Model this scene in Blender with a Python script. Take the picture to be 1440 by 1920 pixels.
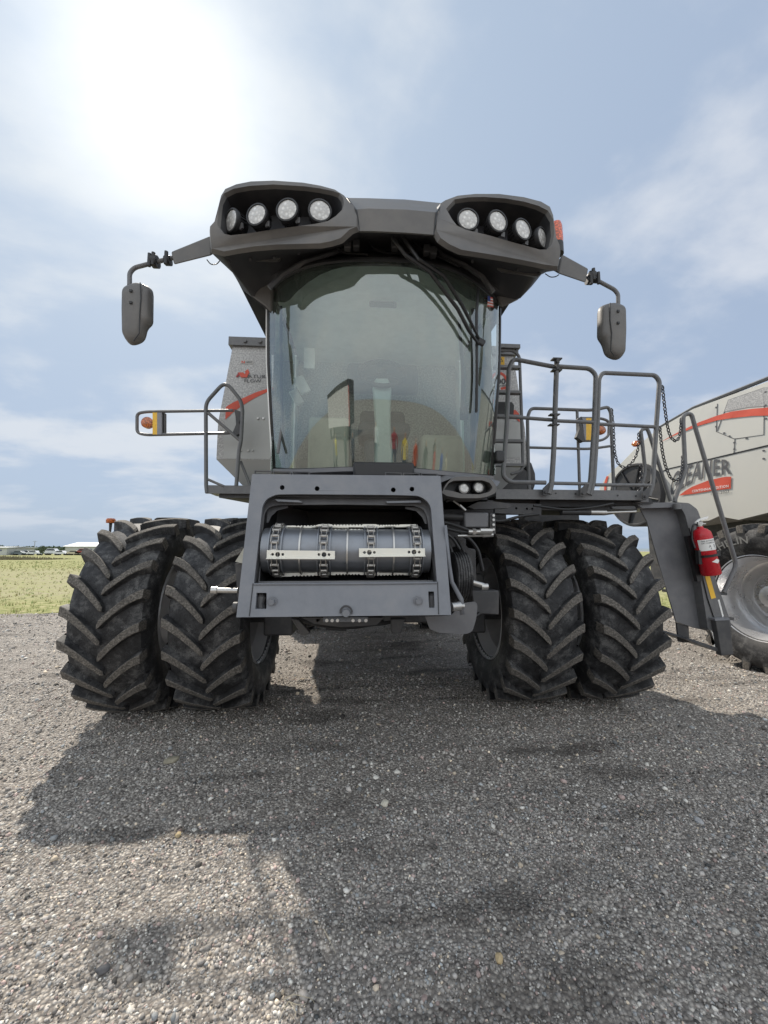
import bpy, bmesh, math, random
import numpy as np
from mathutils import Vector, Matrix, noise
from mathutils.geometry import tessellate_polygon
R = math.radians
V = Vector
random.seed(7)
for o in list(bpy.data.objects): bpy.data.objects.remove(o)
SC = bpy.context.scene
COL = SC.collection

# ---------------------------------------------------------------- camera
CAM = V((-0.2, -4.45, 1.6)); YAW = R(3.8); PITCH = R(5.78); FPX = 721.0
rv = V((math.cos(YAW), -math.sin(YAW), 0)); fh = V((math.sin(YAW), math.cos(YAW), 0))
fv = fh*math.cos(PITCH) + V((0, 0, 1))*math.sin(PITCH)
uv_ = -fh*math.sin(PITCH) + V((0, 0, 1))*math.cos(PITCH)
cd = bpy.data.cameras.new('camera'); cam = bpy.data.objects.new('camera', cd); COL.objects.link(cam)
cd.sensor_fit = 'VERTICAL'; cd.sensor_height = 36; cd.sensor_width = 36; cd.lens = FPX/1920*36
cd.clip_start = 0.05; cd.clip_end = 20000
m = Matrix((rv, uv_, -fv)).transposed().to_4x4(); m.translation = CAM; cam.matrix_world = m
SC.camera = cam

# ---------------------------------------------------------------- sun, sky, exposure
SUNV = V((-0.450, 0.80, 1.0)).normalized()
sel = math.asin(SUNV.z); saz = math.atan2(SUNV.x, SUNV.y)
sd = bpy.data.lights.new('sun', 'SUN'); sd.energy = 3.0; sd.angle = R(1.0); sd.color = (1.0, 0.92, 0.81)
so = bpy.data.objects.new('sun', sd); COL.objects.link(so)
so.rotation_euler = SUNV.to_track_quat('Z', 'Y').to_euler(); so.location = (-10, 20, 30)
W = bpy.data.worlds.new('World'); SC.world = W; W.use_nodes = True
def world():
    nt = W.node_tree; N = nt.nodes; L = nt.links; N.clear()
    def n(t, **k):
        x = N.new(t)
        for a, b in k.items(): setattr(x, a, b)
        return x
    def math_(op, a, b=None, c=None, clamp=False):
        x = n('ShaderNodeMath', operation=op, use_clamp=clamp)
        for i, q in enumerate((a, b, c)):
            if q is None: continue
            if isinstance(q, (int, float)): x.inputs[i].default_value = q
            else: L.new(q, x.inputs[i])
        return x.outputs[0]
    def mix(f, a, b):
        x = n('ShaderNodeMix', data_type='RGBA')
        if isinstance(f, (int, float)): x.inputs[0].default_value = f
        else: L.new(f, x.inputs[0])
        for i, q in ((6, a), (7, b)):
            if isinstance(q, tuple): x.inputs[i].default_value = (*q, 1)
            else: L.new(q, x.inputs[i])
        return x.outputs[2]
    sky = n('ShaderNodeTexSky', sky_type='NISHITA', sun_disc=False)
    sky.sun_elevation = sel; sky.sun_rotation = saz; sky.dust_density = 1.2; sky.air_density = 1.0; sky.ozone_density = 1.5
    tc = n('ShaderNodeTexCoord'); g = tc.outputs['Generated']
    sp = n('ShaderNodeSeparateXYZ'); L.new(g, sp.inputs[0])
    zc = math_('MAXIMUM', sp.outputs[2], 0.0)
    den = math_('ADD', zc, 0.22)
    cx = math_('DIVIDE', sp.outputs[0], den); cy = math_('DIVIDE', sp.outputs[1], den)
    cb = n('ShaderNodeCombineXYZ'); L.new(cx, cb.inputs[0]); L.new(cy, cb.inputs[1])
    mp = n('ShaderNodeMapping'); L.new(cb.outputs[0], mp.inputs[0]); mp.inputs['Scale'].default_value = (0.75, 1.05, 1); mp.inputs['Rotation'].default_value = (0, 0, R(-24)); mp.inputs['Location'].default_value = (3.1, 1.7, 0)
    n1 = n('ShaderNodeTexNoise'); n1.inputs['Scale'].default_value = 1.5; n1.inputs['Detail'].default_value = 8; n1.inputs['Roughness'].default_value = .52; n1.inputs['Distortion'].default_value = .35
    L.new(mp.outputs[0], n1.inputs['Vector'])
    n2 = n('ShaderNodeTexNoise'); n2.inputs['Scale'].default_value = 5.5; n2.inputs['Detail'].default_value = 6; n2.inputs['Roughness'].default_value = .55
    L.new(mp.outputs[0], n2.inputs['Vector'])
    s = math_('ADD', math_('MULTIPLY', n1.outputs[0], .78), math_('MULTIPLY', n2.outputs[0], .22))
    mr = n('ShaderNodeMapRange', interpolation_type='SMOOTHSTEP'); L.new(s, mr.inputs[0]); mr.inputs[1].default_value = .43; mr.inputs[2].default_value = .60
    # angle to the sun: thin cloud scatters forward
    dt = n('ShaderNodeVectorMath', operation='DOT_PRODUCT'); L.new(g, dt.inputs[0]); dt.inputs[1].default_value = SUNV
    d = math_('MAXIMUM', dt.outputs['Value'], 0.0)
    g1 = math_('POWER', d, 4.0); g2 = math_('POWER', d, 22.0); g3 = math_('POWER', d, 95.0)
    base = mix(.88, sky_s(n, L, sky), (0.250, 0.308, 0.405))
    zen = math_('SUBTRACT', 1.0, zc)
    base = mix(math_('MULTIPLY', g1, .55), base, (0.35, 0.42, 0.49))
    cloudc = mix(g1, (0.425, 0.45, 0.495), (0.47, 0.50, 0.525))
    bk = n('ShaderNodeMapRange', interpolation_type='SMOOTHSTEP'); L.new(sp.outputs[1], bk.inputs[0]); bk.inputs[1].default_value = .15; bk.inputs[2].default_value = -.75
    # unseen sky behind the camera, brightened as added fill for camera-facing surfaces
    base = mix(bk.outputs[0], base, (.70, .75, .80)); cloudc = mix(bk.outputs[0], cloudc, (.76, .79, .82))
    # low band of haze close to the ground
    hz = math_('POWER', math_('SUBTRACT', 1.0, zc), 14.0)
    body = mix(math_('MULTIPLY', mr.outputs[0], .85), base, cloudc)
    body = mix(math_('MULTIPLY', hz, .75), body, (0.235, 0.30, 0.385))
    gl = math_('ADD', math_('MULTIPLY', g2, .045), math_('MULTIPLY', g3, .24))
    gc = n('ShaderNodeMix', data_type='RGBA', blend_type='ADD'); gc.inputs[0].default_value = 1
    L.new(body, gc.inputs[6])
    gm = n('ShaderNodeMix', data_type='RGBA', blend_type='MULTIPLY'); gm.inputs[0].default_value = 1; gm.inputs[6].default_value = (1, .98, .93, 1)
    cc = n('ShaderNodeCombineColor'); [L.new(gl, cc.inputs[i]) for i in range(3)]
    L.new(cc.outputs[0], gm.inputs[7]); L.new(gm.outputs[2], gc.inputs[7])
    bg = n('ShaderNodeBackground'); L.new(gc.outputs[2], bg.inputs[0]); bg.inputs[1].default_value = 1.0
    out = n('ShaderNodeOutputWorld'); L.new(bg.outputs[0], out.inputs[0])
def sky_s(n, L, sky):
    x = n('ShaderNodeMix', data_type='RGBA', blend_type='MULTIPLY'); x.inputs[0].default_value = 1
    L.new(sky.outputs[0], x.inputs[6]); x.inputs[7].default_value = (.075, .075, .075, 1)
    return x.outputs[2]
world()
SC.view_settings.view_transform = 'Standard'; SC.view_settings.look = 'None'; SC.view_settings.exposure = 0.75; SC.view_settings.gamma = 1

# ---------------------------------------------------------------- measuring helpers
def ray(px, py): return fv + rv*((px-720)/FPX) - uv_*((py-960)/FPX)
def P(px, py, Y):
    d = ray(px, py); return CAM + d*((Y-CAM.y)/d.y)
def PZ(px, py, z=0.0):
    d = ray(px, py); return CAM + d*((z-CAM.z)/d.z)
def PP(px, py, o, nrm):
    d = ray(px, py); return CAM + d*((o-CAM).dot(nrm)/d.dot(nrm))
def proj(p):
    q = V(p)-CAM; z = q.dot(fv); return 720+FPX*q.dot(rv)/z, 960-FPX*q.dot(uv_)/z
def zfor(X, Y, py):
    a = (V((X, Y, 0))-V((CAM.x, CAM.y, 0))).dot(fh); k = (960-py)/FPX
    return CAM.z + a*(k*math.cos(PITCH)+math.sin(PITCH))/(math.cos(PITCH)-k*math.sin(PITCH))
def lerp(a, b, t): return a+(b-a)*t
def interp(pts, x):
    if x <= pts[0][0]: return pts[0][1]
    for (a, b), (c, d) in zip(pts, pts[1:]):
        if x <= c: return b+(d-b)*(x-a)/(c-a)
    return pts[-1][1]
def resample(pts, n):
    pts = [V(p) for p in pts]; L_ = [0]
    for a, b in zip(pts, pts[1:]): L_.append(L_[-1]+(b-a).length)
    out = []
    for i in range(n):
        s = L_[-1]*i/(n-1)
        for k in range(len(pts)-1):
            if s <= L_[k+1]+1e-9:
                out.append(pts[k].lerp(pts[k+1], (s-L_[k])/max(1e-9, L_[k+1]-L_[k]))); break
    return out
def fillet(pts, r=.06, n=5):
    pts = [V(p) for p in pts]; out = [pts[0]]
    for a, b, c in zip(pts, pts[1:], pts[2:]):
        u, w = (a-b), (c-b); q = min(r, u.length*.45, w.length*.45)
        p0 = b+u.normalized()*q; p2 = b+w.normalized()*q
        for i in range(n+1):
            t = i/n; out.append(p0*(1-t)**2 + b*2*t*(1-t) + p2*t*t)
    out.append(pts[-1]); return out

# ---------------------------------------------------------------- mesh builder
class MB:
    def __init__(s): s.v = []; s.f = []; s.m = []
    def add(s, vs, fs, mi=0):
        b = len(s.v); s.v += [V(p) for p in vs]
        for f in fs: s.f.append([b+i for i in f]); s.m.append(mi)
        return s
    def box(s, c, d, rot=None, mi=0):
        c = V(c); M = rot if rot is not None else Matrix.Identity(3)
        if M.__class__ is not Matrix: M = M.to_matrix()
        vs = [c + M @ V((x*d[0]/2, y*d[1]/2, z*d[2]/2)) for x in (-1, 1) for y in (-1, 1) for z in (-1, 1)]
        return s.add(vs, [(0, 1, 3, 2), (4, 6, 7, 5), (0, 4, 5, 1), (2, 3, 7, 6), (0, 2, 6, 4), (1, 5, 7, 3)], mi)
    def bb(s, x0, x1, y0, y1, z0, z1, mi=0): return s.box(((x0+x1)/2, (y0+y1)/2, (z0+z1)/2), (abs(x1-x0), abs(y1-y0), abs(z1-z0)), None, mi)
    def loft(s, rows, closed=False, caps=False, mi=0):
        n = len(rows[0]); b = len(s.v)
        for r_ in rows: s.v += [V(p) for p in r_]
        for i in range(len(rows)-1):
            for j in range(n if closed else n-1):
                k = (j+1) % n
                s.f.append([b+i*n+j, b+i*n+k, b+(i+1)*n+k, b+(i+1)*n+j]); s.m.append(mi)
        if caps:
            s.f.append([b+j for j in range(n)][::-1]); s.m.append(mi)
            e = b+(len(rows)-1)*n; s.f.append([e+j for j in range(n)]); s.m.append(mi)
        return s
    def tube(s, pts, r, seg=8, caps=True, closed=False, mi=0):
        pts = [V(p) for p in pts]; n = len(pts); rr = r if isinstance(r, (list, tuple)) else [r]*n
        rows = []; up = None
        for i in range(n):
            a = pts[i-1] if (i or closed) else pts[i]; c = pts[(i+1) % n] if (i < n-1 or closed) else pts[i]
            t = (c-a).normalized()
            if up is None:
                up = t.orthogonal().normalized()
            else:
                up = (up - t*up.dot(t)).normalized()
            w = t.cross(up)
            rows.append([pts[i]+(up*math.cos(q)+w*math.sin(q))*rr[i] for q in [2*math.pi*k/seg for k in range(seg)]])
        if closed: rows.append(rows[0])
        return s.loft(rows, True, caps and not closed, mi)
    def lathe(s, prof, o, ax, seg=32, mi=0, caps=False):
        o = V(o); ax = V(ax).normalized(); u = ax.orthogonal().normalized(); w = ax.cross(u)
        rows = [[o+ax*a+(u*math.cos(q)+w*math.sin(q))*r_ for q in [2*math.pi*k/seg for k in range(seg)]] for r_, a in prof]
        return s.loft(rows, True, caps, mi)
    def cyl(s, a, b, r, seg=20, mi=0, r2=None):
        a = V(a); b = V(b); return s.lathe([(r, 0), (r if r2 is None else r2, (b-a).length)], a, b-a, seg, mi, True)
    def plate(s, outer, holes=(), off=(0, .02, 0), mi=0, back=None):
        loops = [[V(p) for p in outer]]+[[V(p) for p in h] for h in holes]
        off = V(off); b = len(s.v); flat = [p for l in loops for p in l]
        s.v += flat; nb = len(flat)
        if back is None: s.v += [p+off for p in flat]
        else: s.v += [V(p) for l in back for p in l]
        tris = tessellate_polygon(loops)
        for t in tris:
            s.f.append([b+i for i in t]); s.m.append(mi); s.f.append([b+nb+i for i in t][::-1]); s.m.append(mi)
        k = 0
        for l in loops:
            n = len(l)
            for i in range(n):
                j = (i+1) % n
                s.f.append([b+k+i, b+k+j, b+nb+k+j, b+nb+k+i]); s.m.append(mi)
            k += n
        return s
    def flat(s, pts, mi=0):
        b = len(s.v); pts = [V(p) for p in pts]; s.v += pts
        for t in tessellate_polygon([pts]): s.f.append([b+i for i in t]); s.m.append(mi)
        return s
    def build(s, name, mats, parent=None, ang=32, bevel=0, recalc=True, org=None):
        if org is None: org = root_loc(parent) if parent is not None else V((0, 0, 0))
        org = V(org)
        me = bpy.data.meshes.new(name); me.from_pydata([tuple(p-org) for p in s.v], [], s.f)
        for mt in (mats if isinstance(mats, (list, tuple)) else [mats]): me.materials.append(mt)
        me.polygons.foreach_set('material_index', s.m); me.validate()
        if recalc:
            bm = bmesh.new(); bm.from_mesh(me); bmesh.ops.remove_doubles(bm, verts=bm.verts, dist=1e-5)
            bmesh.ops.recalc_face_normals(bm, faces=bm.faces); bm.to_mesh(me); bm.free()
        me.polygons.foreach_set('use_smooth', [True]*len(me.polygons))
        me.set_sharp_from_angle(angle=R(ang)); me.update()
        o = bpy.data.objects.new(name, me); COL.objects.link(o)
        if parent is not None: o.parent = parent; o.location = org-root_loc(parent)
        else: o.location = org
        if bevel:
            b = o.modifiers.new('bevel', 'BEVEL'); b.width = bevel; b.segments = 2; b.limit_method = 'ANGLE'; b.angle_limit = R(35)
        return o
def root_loc(o):
    t = V((0, 0, 0))
    while o is not None: t += V(o.location); o = o.parent
    return t
def tag(o, label=None, cat=None, group=None, kind=None):
    if label: o['label'] = label
    if cat: o['category'] = cat
    if group: o['group'] = group
    if kind: o['kind'] = kind
    return o
def empty(name, loc):
    o = bpy.data.objects.new(name, None); COL.objects.link(o); o.location = loc; o.empty_display_size = .2; return o

# ---------------------------------------------------------------- materials
def newmat(name):
    mt = bpy.data.materials.new(name); mt.use_nodes = True; nt = mt.node_tree; nt.nodes.clear()
    out = nt.nodes.new('ShaderNodeOutputMaterial'); b = nt.nodes.new('ShaderNodeBsdfPrincipled'); nt.links.new(b.outputs[0], out.inputs[0])
    return mt, nt, b, out
def tex(nt, kind, scale, detail=4, coord='Object', **k):
    tc = nt.nodes.new('ShaderNodeTexCoord'); t = nt.nodes.new(kind); nt.links.new(tc.outputs[coord], t.inputs['Vector']); t.inputs['Scale'].default_value = scale
    if 'Detail' in t.inputs and kind == 'ShaderNodeTexNoise': t.inputs['Detail'].default_value = detail
    for a, b in k.items(): setattr(t, a, b)
    return t
def ramp(nt, src, stops):
    r_ = nt.nodes.new('ShaderNodeValToRGB'); nt.links.new(src, r_.inputs[0]); e = r_.color_ramp.elements
    while len(e) > 1: e.remove(e[-1])
    e[0].position = stops[0][0]; e[0].color = (*stops[0][1], 1)
    for p, c in stops[1:]: x = e.new(p); x.color = (*c, 1)
    return r_.outputs[0]
def g3(v): return (v, v, v)
def mixc(nt, f, a, b, bt='MIX'):
    x = nt.nodes.new('ShaderNodeMix'); x.data_type = 'RGBA'; x.blend_type = bt
    if isinstance(f, (int, float)): x.inputs[0].default_value = f
    else: nt.links.new(f, x.inputs[0])
    for i, q in ((6, a), (7, b)):
        if isinstance(q, tuple): x.inputs[i].default_value = (*q, 1)
        else: nt.links.new(q, x.inputs[i])
    return x.outputs[2]
def bump(nt, b, h, st=.3, dist=.01):
    x = nt.nodes.new('ShaderNodeBump'); x.inputs['Strength'].default_value = st; x.inputs['Distance'].default_value = dist
    nt.links.new(h, x.inputs['Height']); nt.links.new(x.outputs[0], b.inputs['Normal']); return x
def paint(name, c, rough=.45, metal=0, dust=.25, dustc=(.22, .20, .17), var=.15, sc=6, bmp=.04, spec=.5, scr=0):
    mt, nt, b, out = newmat(name)
    n1 = tex(nt, 'ShaderNodeTexNoise', sc, 8); n1.inputs['Roughness'].default_value = .65
    n2 = tex(nt, 'ShaderNodeTexNoise', sc*14, 3)
    v = ramp(nt, n1.outputs[0], [(.3, tuple(x*(1-var) for x in c)), (.7, tuple(min(1, x*(1+var)) for x in c))])
    f = nt.nodes.new('ShaderNodeMath'); f.operation = 'MULTIPLY'; nt.links.new(ramp(nt, n1.outputs[0], [(.45, g3(0)), (.8, g3(1))]), f.inputs[0]); f.inputs[1].default_value = dust
    col = mixc(nt, f.outputs[0], v, dustc)
    if scr:
        n3 = tex(nt, 'ShaderNodeTexNoise', 3.2, 12); n3.inputs['Roughness'].default_value = .85
        f3 = ramp(nt, n3.outputs[0], [(.66, g3(0)), (.70, g3(scr))]); col = mixc(nt, f3, col, (.35, .34, .32))
    nt.links.new(col, b.inputs['Base Color'])
    nt.links.new(ramp(nt, n1.outputs[0], [(.3, g3(rough*.8)), (.75, g3(min(1, rough*1.35)))]), b.inputs['Roughness'])
    b.inputs['Metallic'].default_value = metal; b.inputs['Specular IOR Level'].default_value = spec
    bump(nt, b, n2.outputs[0], bmp, .004)
    return mt
GREY = (.140, .141, .149)
M = {}
M['paint'] = paint('grey_machine_paint', GREY, .42, dust=.22, scr=.35)
M['feeder'] = paint('feeder_grey_paint', (.175, .183, .202), .38, dust=.30, scr=.8, bmp=.06)
M['plastic'] = paint('roof_grey_plastic', (.125, .119, .113), .52, dust=.32, sc=3, var=.22)
M['dark'] = paint('black_plastic', (.022, .022, .024), .5, dust=.12)
M['under'] = paint('dark_liner', (.030, .030, .033), .6, dust=.1)
M['frame'] = paint('chassis_black', (.055, .055, .058), .55, dust=.35)
M['black'] = paint('black_trim', (.012, .012, .013), .4, dust=.05)
M['tube'] = paint('rail_grey', (.13, .13, .133), .38, dust=.15, sc=20)
M['steel'] = paint('bare_steel', (.52, .51, .49), .34, metal=.85, dust=.35, dustc=(.30, .26, .2), sc=18)
M['zinc'] = paint('zinc_bar', (.80, .78, .70), .42, metal=.35, dust=.35, dustc=(.36, .31, .22), sc=14)
M['drum'] = paint('drum_steel', (.24, .255, .28), .33, metal=.6, dust=.5, dustc=(.09, .08, .075), sc=9)
M['chain'] = paint('chain_steel', (.45, .43, .40), .35, metal=.6, dust=.4, dustc=(.08, .07, .06), sc=30)
M['chain_black'] = paint('safety_chain_dark', (.05, .05, .055), .4, metal=.5, dust=.1)
M['silver'] = paint('silver_body', (.62, .605, .55), .42, metal=.15, dust=.2, dustc=(.36, .33, .27), sc=1.4, var=.05)
M['tankskin'] = paint('tank_lower_skin', (.42, .42, .405), .42, metal=.15, dust=.2, sc=1.4, var=.05)
M['rim'] = paint('rim_silver', (.55, .55, .56), .36, metal=.3, dust=.3, sc=5)
M['rimdark'] = paint('rim_grey', (.16, .165, .175), .45, metal=.2, dust=.3, sc=5)
M['red'] = paint('decal_red', (.62, .085, .045), .45, dust=.03)
M['white'] = paint('decal_white', (.78, .77, .74), .5, dust=.05)
M['dgrey'] = paint('decal_dark_grey', (.10, .10, .105), .5, dust=.05)
M['yellow'] = paint('reflector_yellow', (.80, .47, .04), .4, dust=.06)
M['reflgrey'] = paint('reflector_grey', (.23, .23, .25), .45, dust=.08)
M['exred'] = paint('extinguisher_red', (.50, .012, .022), .25, dust=.05)
M['cream'] = paint('cab_cream', (.50, .49, .42), .8, dust=.1)
M['cabin'] = paint('cab_liner_grey', (.88, .89, .86), .85, dust=.08)
M['seat'] = paint('seat_fabric', (.06, .07, .08), .85, dust=.05)
M['blue'] = paint('decal_blue', (.03, .06, .25), .5, dust=0)
M['dgreen'] = paint('foliage_far', (.09, .12, .07), .9, dust=.2)  # green paled, putting the distance haze into the leaf colour

def galv():
    mt, nt, b, out = newmat('galvanised_tank')
    v = tex(nt, 'ShaderNodeTexVoronoi', 42); v.inputs['Randomness'].default_value = 1
    n = tex(nt, 'ShaderNodeTexNoise', 60, 5)
    a = ramp(nt, v.outputs['Distance'], [(.1, (.56, .55, .53)), (.45, (.36, .35, .34))])
    a = mixc(nt, .35, a, ramp(nt, n.outputs[0], [(.42, (.24, .24, .24)), (.58, (.62, .61, .59))]))
    nt.links.new(a, b.inputs['Base Color']); b.inputs['Metallic'].default_value = .25; b.inputs['Roughness'].default_value = .5
    bump(nt, b, n.outputs[0], .15, .003); return mt
M['galv'] = galv()

def rubber(name, worn):
    mt, nt, b, out = newmat(name)
    n1 = tex(nt, 'ShaderNodeTexNoise', 6, 10); n1.inputs['Roughness'].default_value = .72
    n2 = tex(nt, 'ShaderNodeTexNoise', 70, 5)
    if worn:
        c = ramp(nt, n2.outputs[0], [(.35, (.062, .056, .05)), (.52, (.125, .114, .10)), (.70, (.23, .21, .185))])
        c = mixc(nt, ramp(nt, n1.outputs[0], [(.4, g3(0)), (.7, g3(.5))]), c, (.085, .077, .07))
    else:
        vo = tex(nt, 'ShaderNodeTexVoronoi', 15); vo.feature = 'DISTANCE_TO_EDGE'
        nv = nt.nodes.new('ShaderNodeVectorMath'); nv.operation = 'MULTIPLY_ADD'; tc = nt.nodes.new('ShaderNodeTexCoord')
        nz = tex(nt, 'ShaderNodeTexNoise', 16, 3); nt.links.new(nz.outputs['Color'], nv.inputs[0]); nv.inputs[1].default_value = (.11, .11, .11); nt.links.new(tc.outputs['Object'], nv.inputs[2])
        nt.links.new(nv.outputs[0], vo.inputs['Vector'])
        cell = ramp(nt, vo.outputs['Distance'], [(.015, g3(.25)), (.06, g3(1)), (.16, g3(.7))])
        d = ramp(nt, n1.outputs[0], [(.34, (.013, .013, .014)), (.50, (.040, .040, .042)), (.64, (.15, .148, .145))])
        c = mixc(nt, .8, d, cell, 'MULTIPLY')
    nt.links.new(c, b.inputs['Base Color']); b.inputs['Roughness'].default_value = .62 if not worn else .85; b.inputs['Specular IOR Level'].default_value = .35
    bump(nt, b, n2.outputs[0], .35 if worn else .15, .006); return mt
M['rubber'] = rubber('tyre_rubber', False); M['lug'] = rubber('tyre_lug_dusty', True)

def glass(name, tint, refl, veil=.1):
    mt, nt, b, out = newmat(name); nt.nodes.remove(b)
    tr = nt.nodes.new('ShaderNodeBsdfTransparent'); tr.inputs[0].default_value = (*tint, 1)
    gl = nt.nodes.new('ShaderNodeBsdfGlossy'); gl.inputs['Roughness'].default_value = .015; gl.inputs[0].default_value = (.95, 1, .97, 1)
    fr = nt.nodes.new('ShaderNodeFresnel'); fr.inputs[0].default_value = 1.5
    a = nt.nodes.new('ShaderNodeMath'); a.operation = 'MULTIPLY_ADD'; nt.links.new(fr.outputs[0], a.inputs[0]); a.inputs[1].default_value = 1.6; a.inputs[2].default_value = refl; a.use_clamp = True
    mx = nt.nodes.new('ShaderNodeMixShader'); nt.links.new(a.outputs[0], mx.inputs[0]); nt.links.new(tr.outputs[0], mx.inputs[1]); nt.links.new(gl.outputs[0], mx.inputs[2])
    df = nt.nodes.new('ShaderNodeBsdfDiffuse'); df.inputs[0].default_value = (.46, .48, .44, 1)
    n1 = tex(nt, 'ShaderNodeTexNoise', 2.2, 9); n1.inputs['Roughness'].default_value = .72
    tc = [n for n in nt.nodes if n.type == 'TEX_COORD'][-1]
    mp = nt.nodes.new('ShaderNodeMapping'); mp.inputs['Scale'].default_value = (2.2, 2.2, .6); nt.links.new(tc.outputs['Object'], mp.inputs[0]); nt.links.new(mp.outputs[0], n1.inputs['Vector'])
    f = ramp(nt, n1.outputs[0], [(.35, g3(veil*.45)), (.72, g3(veil*1.6))])  # pale mottled veil mixed in to give the glass its milky sheen
    m2 = nt.nodes.new('ShaderNodeMixShader'); nt.links.new(f, m2.inputs[0]); nt.links.new(mx.outputs[0], m2.inputs[1]); nt.links.new(df.outputs[0], m2.inputs[2])
    nt.links.new(m2.outputs[0], out.inputs[0]); return mt
M['glass'] = glass('cab_glass', (.88, .97, .92), .12, .05)
M['frit'] = glass('dark_glass_band', (.10, .135, .12), .02, .07)

def lens():
    mt, nt, b, out = newmat('lamp_lens')
    v = tex(nt, 'ShaderNodeTexVoronoi', 38)
    nt.links.new(ramp(nt, v.outputs['Distance'], [(.15, (.80, .79, .75)), (.5, (.50, .49, .47))]), b.inputs['Base Color'])
    b.inputs['Roughness'].default_value = .18; b.inputs['Coat Weight'].default_value = 1
    bump(nt, b, v.outputs['Distance'], .5, .01); return mt
M['lens'] = lens()
def amber(name, c):
    mt, nt, b, out = newmat(name)
    v = tex(nt, 'ShaderNodeTexVoronoi', 70)
    nt.links.new(ramp(nt, v.outputs['Distance'], [(.1, tuple(x*1.3 for x in c)), (.6, tuple(x*.45 for x in c))]), b.inputs['Base Color'])
    b.inputs['Roughness'].default_value = .2; b.inputs['Coat Weight'].default_value = .7; return mt
M['amber'] = amber('amber_lens', (.62, .16, .03)); M['beacon'] = amber('beacon_orange', (.85, .13, .03))

def text_mesh(mb, body, quad, depth=.002, mi=0, bold=.0, shear=0.0, spacing=1.0, fn=None):
    """letters of the built-in font laid into the quad (bottom-left, bottom-right, top-right, top-left) as a mesh"""
    cu = bpy.data.curves.new('letters', 'FONT'); cu.body = body; cu.resolution_u = 3; cu.offset = bold; cu.shear = shear; cu.space_character = spacing; cu.fill_mode = 'FRONT'
    ob = bpy.data.objects.new('letters', cu); COL.objects.link(ob)
    me = bpy.data.meshes.new_from_object(ob.evaluated_get(bpy.context.evaluated_depsgraph_get()))
    bpy.data.objects.remove(ob); bpy.data.curves.remove(cu)
    if not len(me.vertices): return
    xs = [v.co.x for v in me.vertices]; ys = [v.co.y for v in me.vertices]; x0, x1, y0, y1 = min(xs), max(xs), min(ys), max(ys)
    b = len(mb.v)
    for v in me.vertices:
        s = (v.co.x-x0)/(x1-x0); t = (v.co.y-y0)/(y1-y0)
        if fn: mb.v.append(fn(s, t))
        else: mb.v.append(quad[0].lerp(quad[1], s).lerp(quad[3].lerp(quad[2], s), t))
    for p in me.polygons: mb.f.append([b+i for i in p.vertices]); mb.m.append(mi)
    bpy.data.meshes.remove(me)

# ================================================================ THE PLACE
rng = np.random.default_rng(11)
def damp(x, y): return max(0.0, min(1.0, 2.6*(-.10*max(0, min(1, -.3-x))+noise.noise(V((x*.7, y*1.3, 20)))*.5+noise.noise(V((x*.9+3, y*5.2, 31)))*.75+.25*noise.noise(V((x*5, y*9, 4)))-.16)))
def edge_y(x): return 6.2 + .55*noise.noise(V((x*.22, 3.1, 0))) + .25*noise.noise(V((x*.9, 7.7, 0)))
def gz(x, y):
    f = max(0.0, 1-max(0, abs(y)-9)/8)
    n = .030*noise.noise(V((x*.45, y*.6, 0))) + .020*noise.noise(V((x*.9+4, y*3.6, 2))) + .016*noise.noise(V((x*3.1, y*6.3, 5))) + .011*noise.noise(V((x*8.5, y*11, 8)))
    w = .030*max(0, noise.noise(V((x*.8, y*5.5, 9)))-.1)
    flat_ = 1.0
    return f*(n+w-.01)
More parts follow.
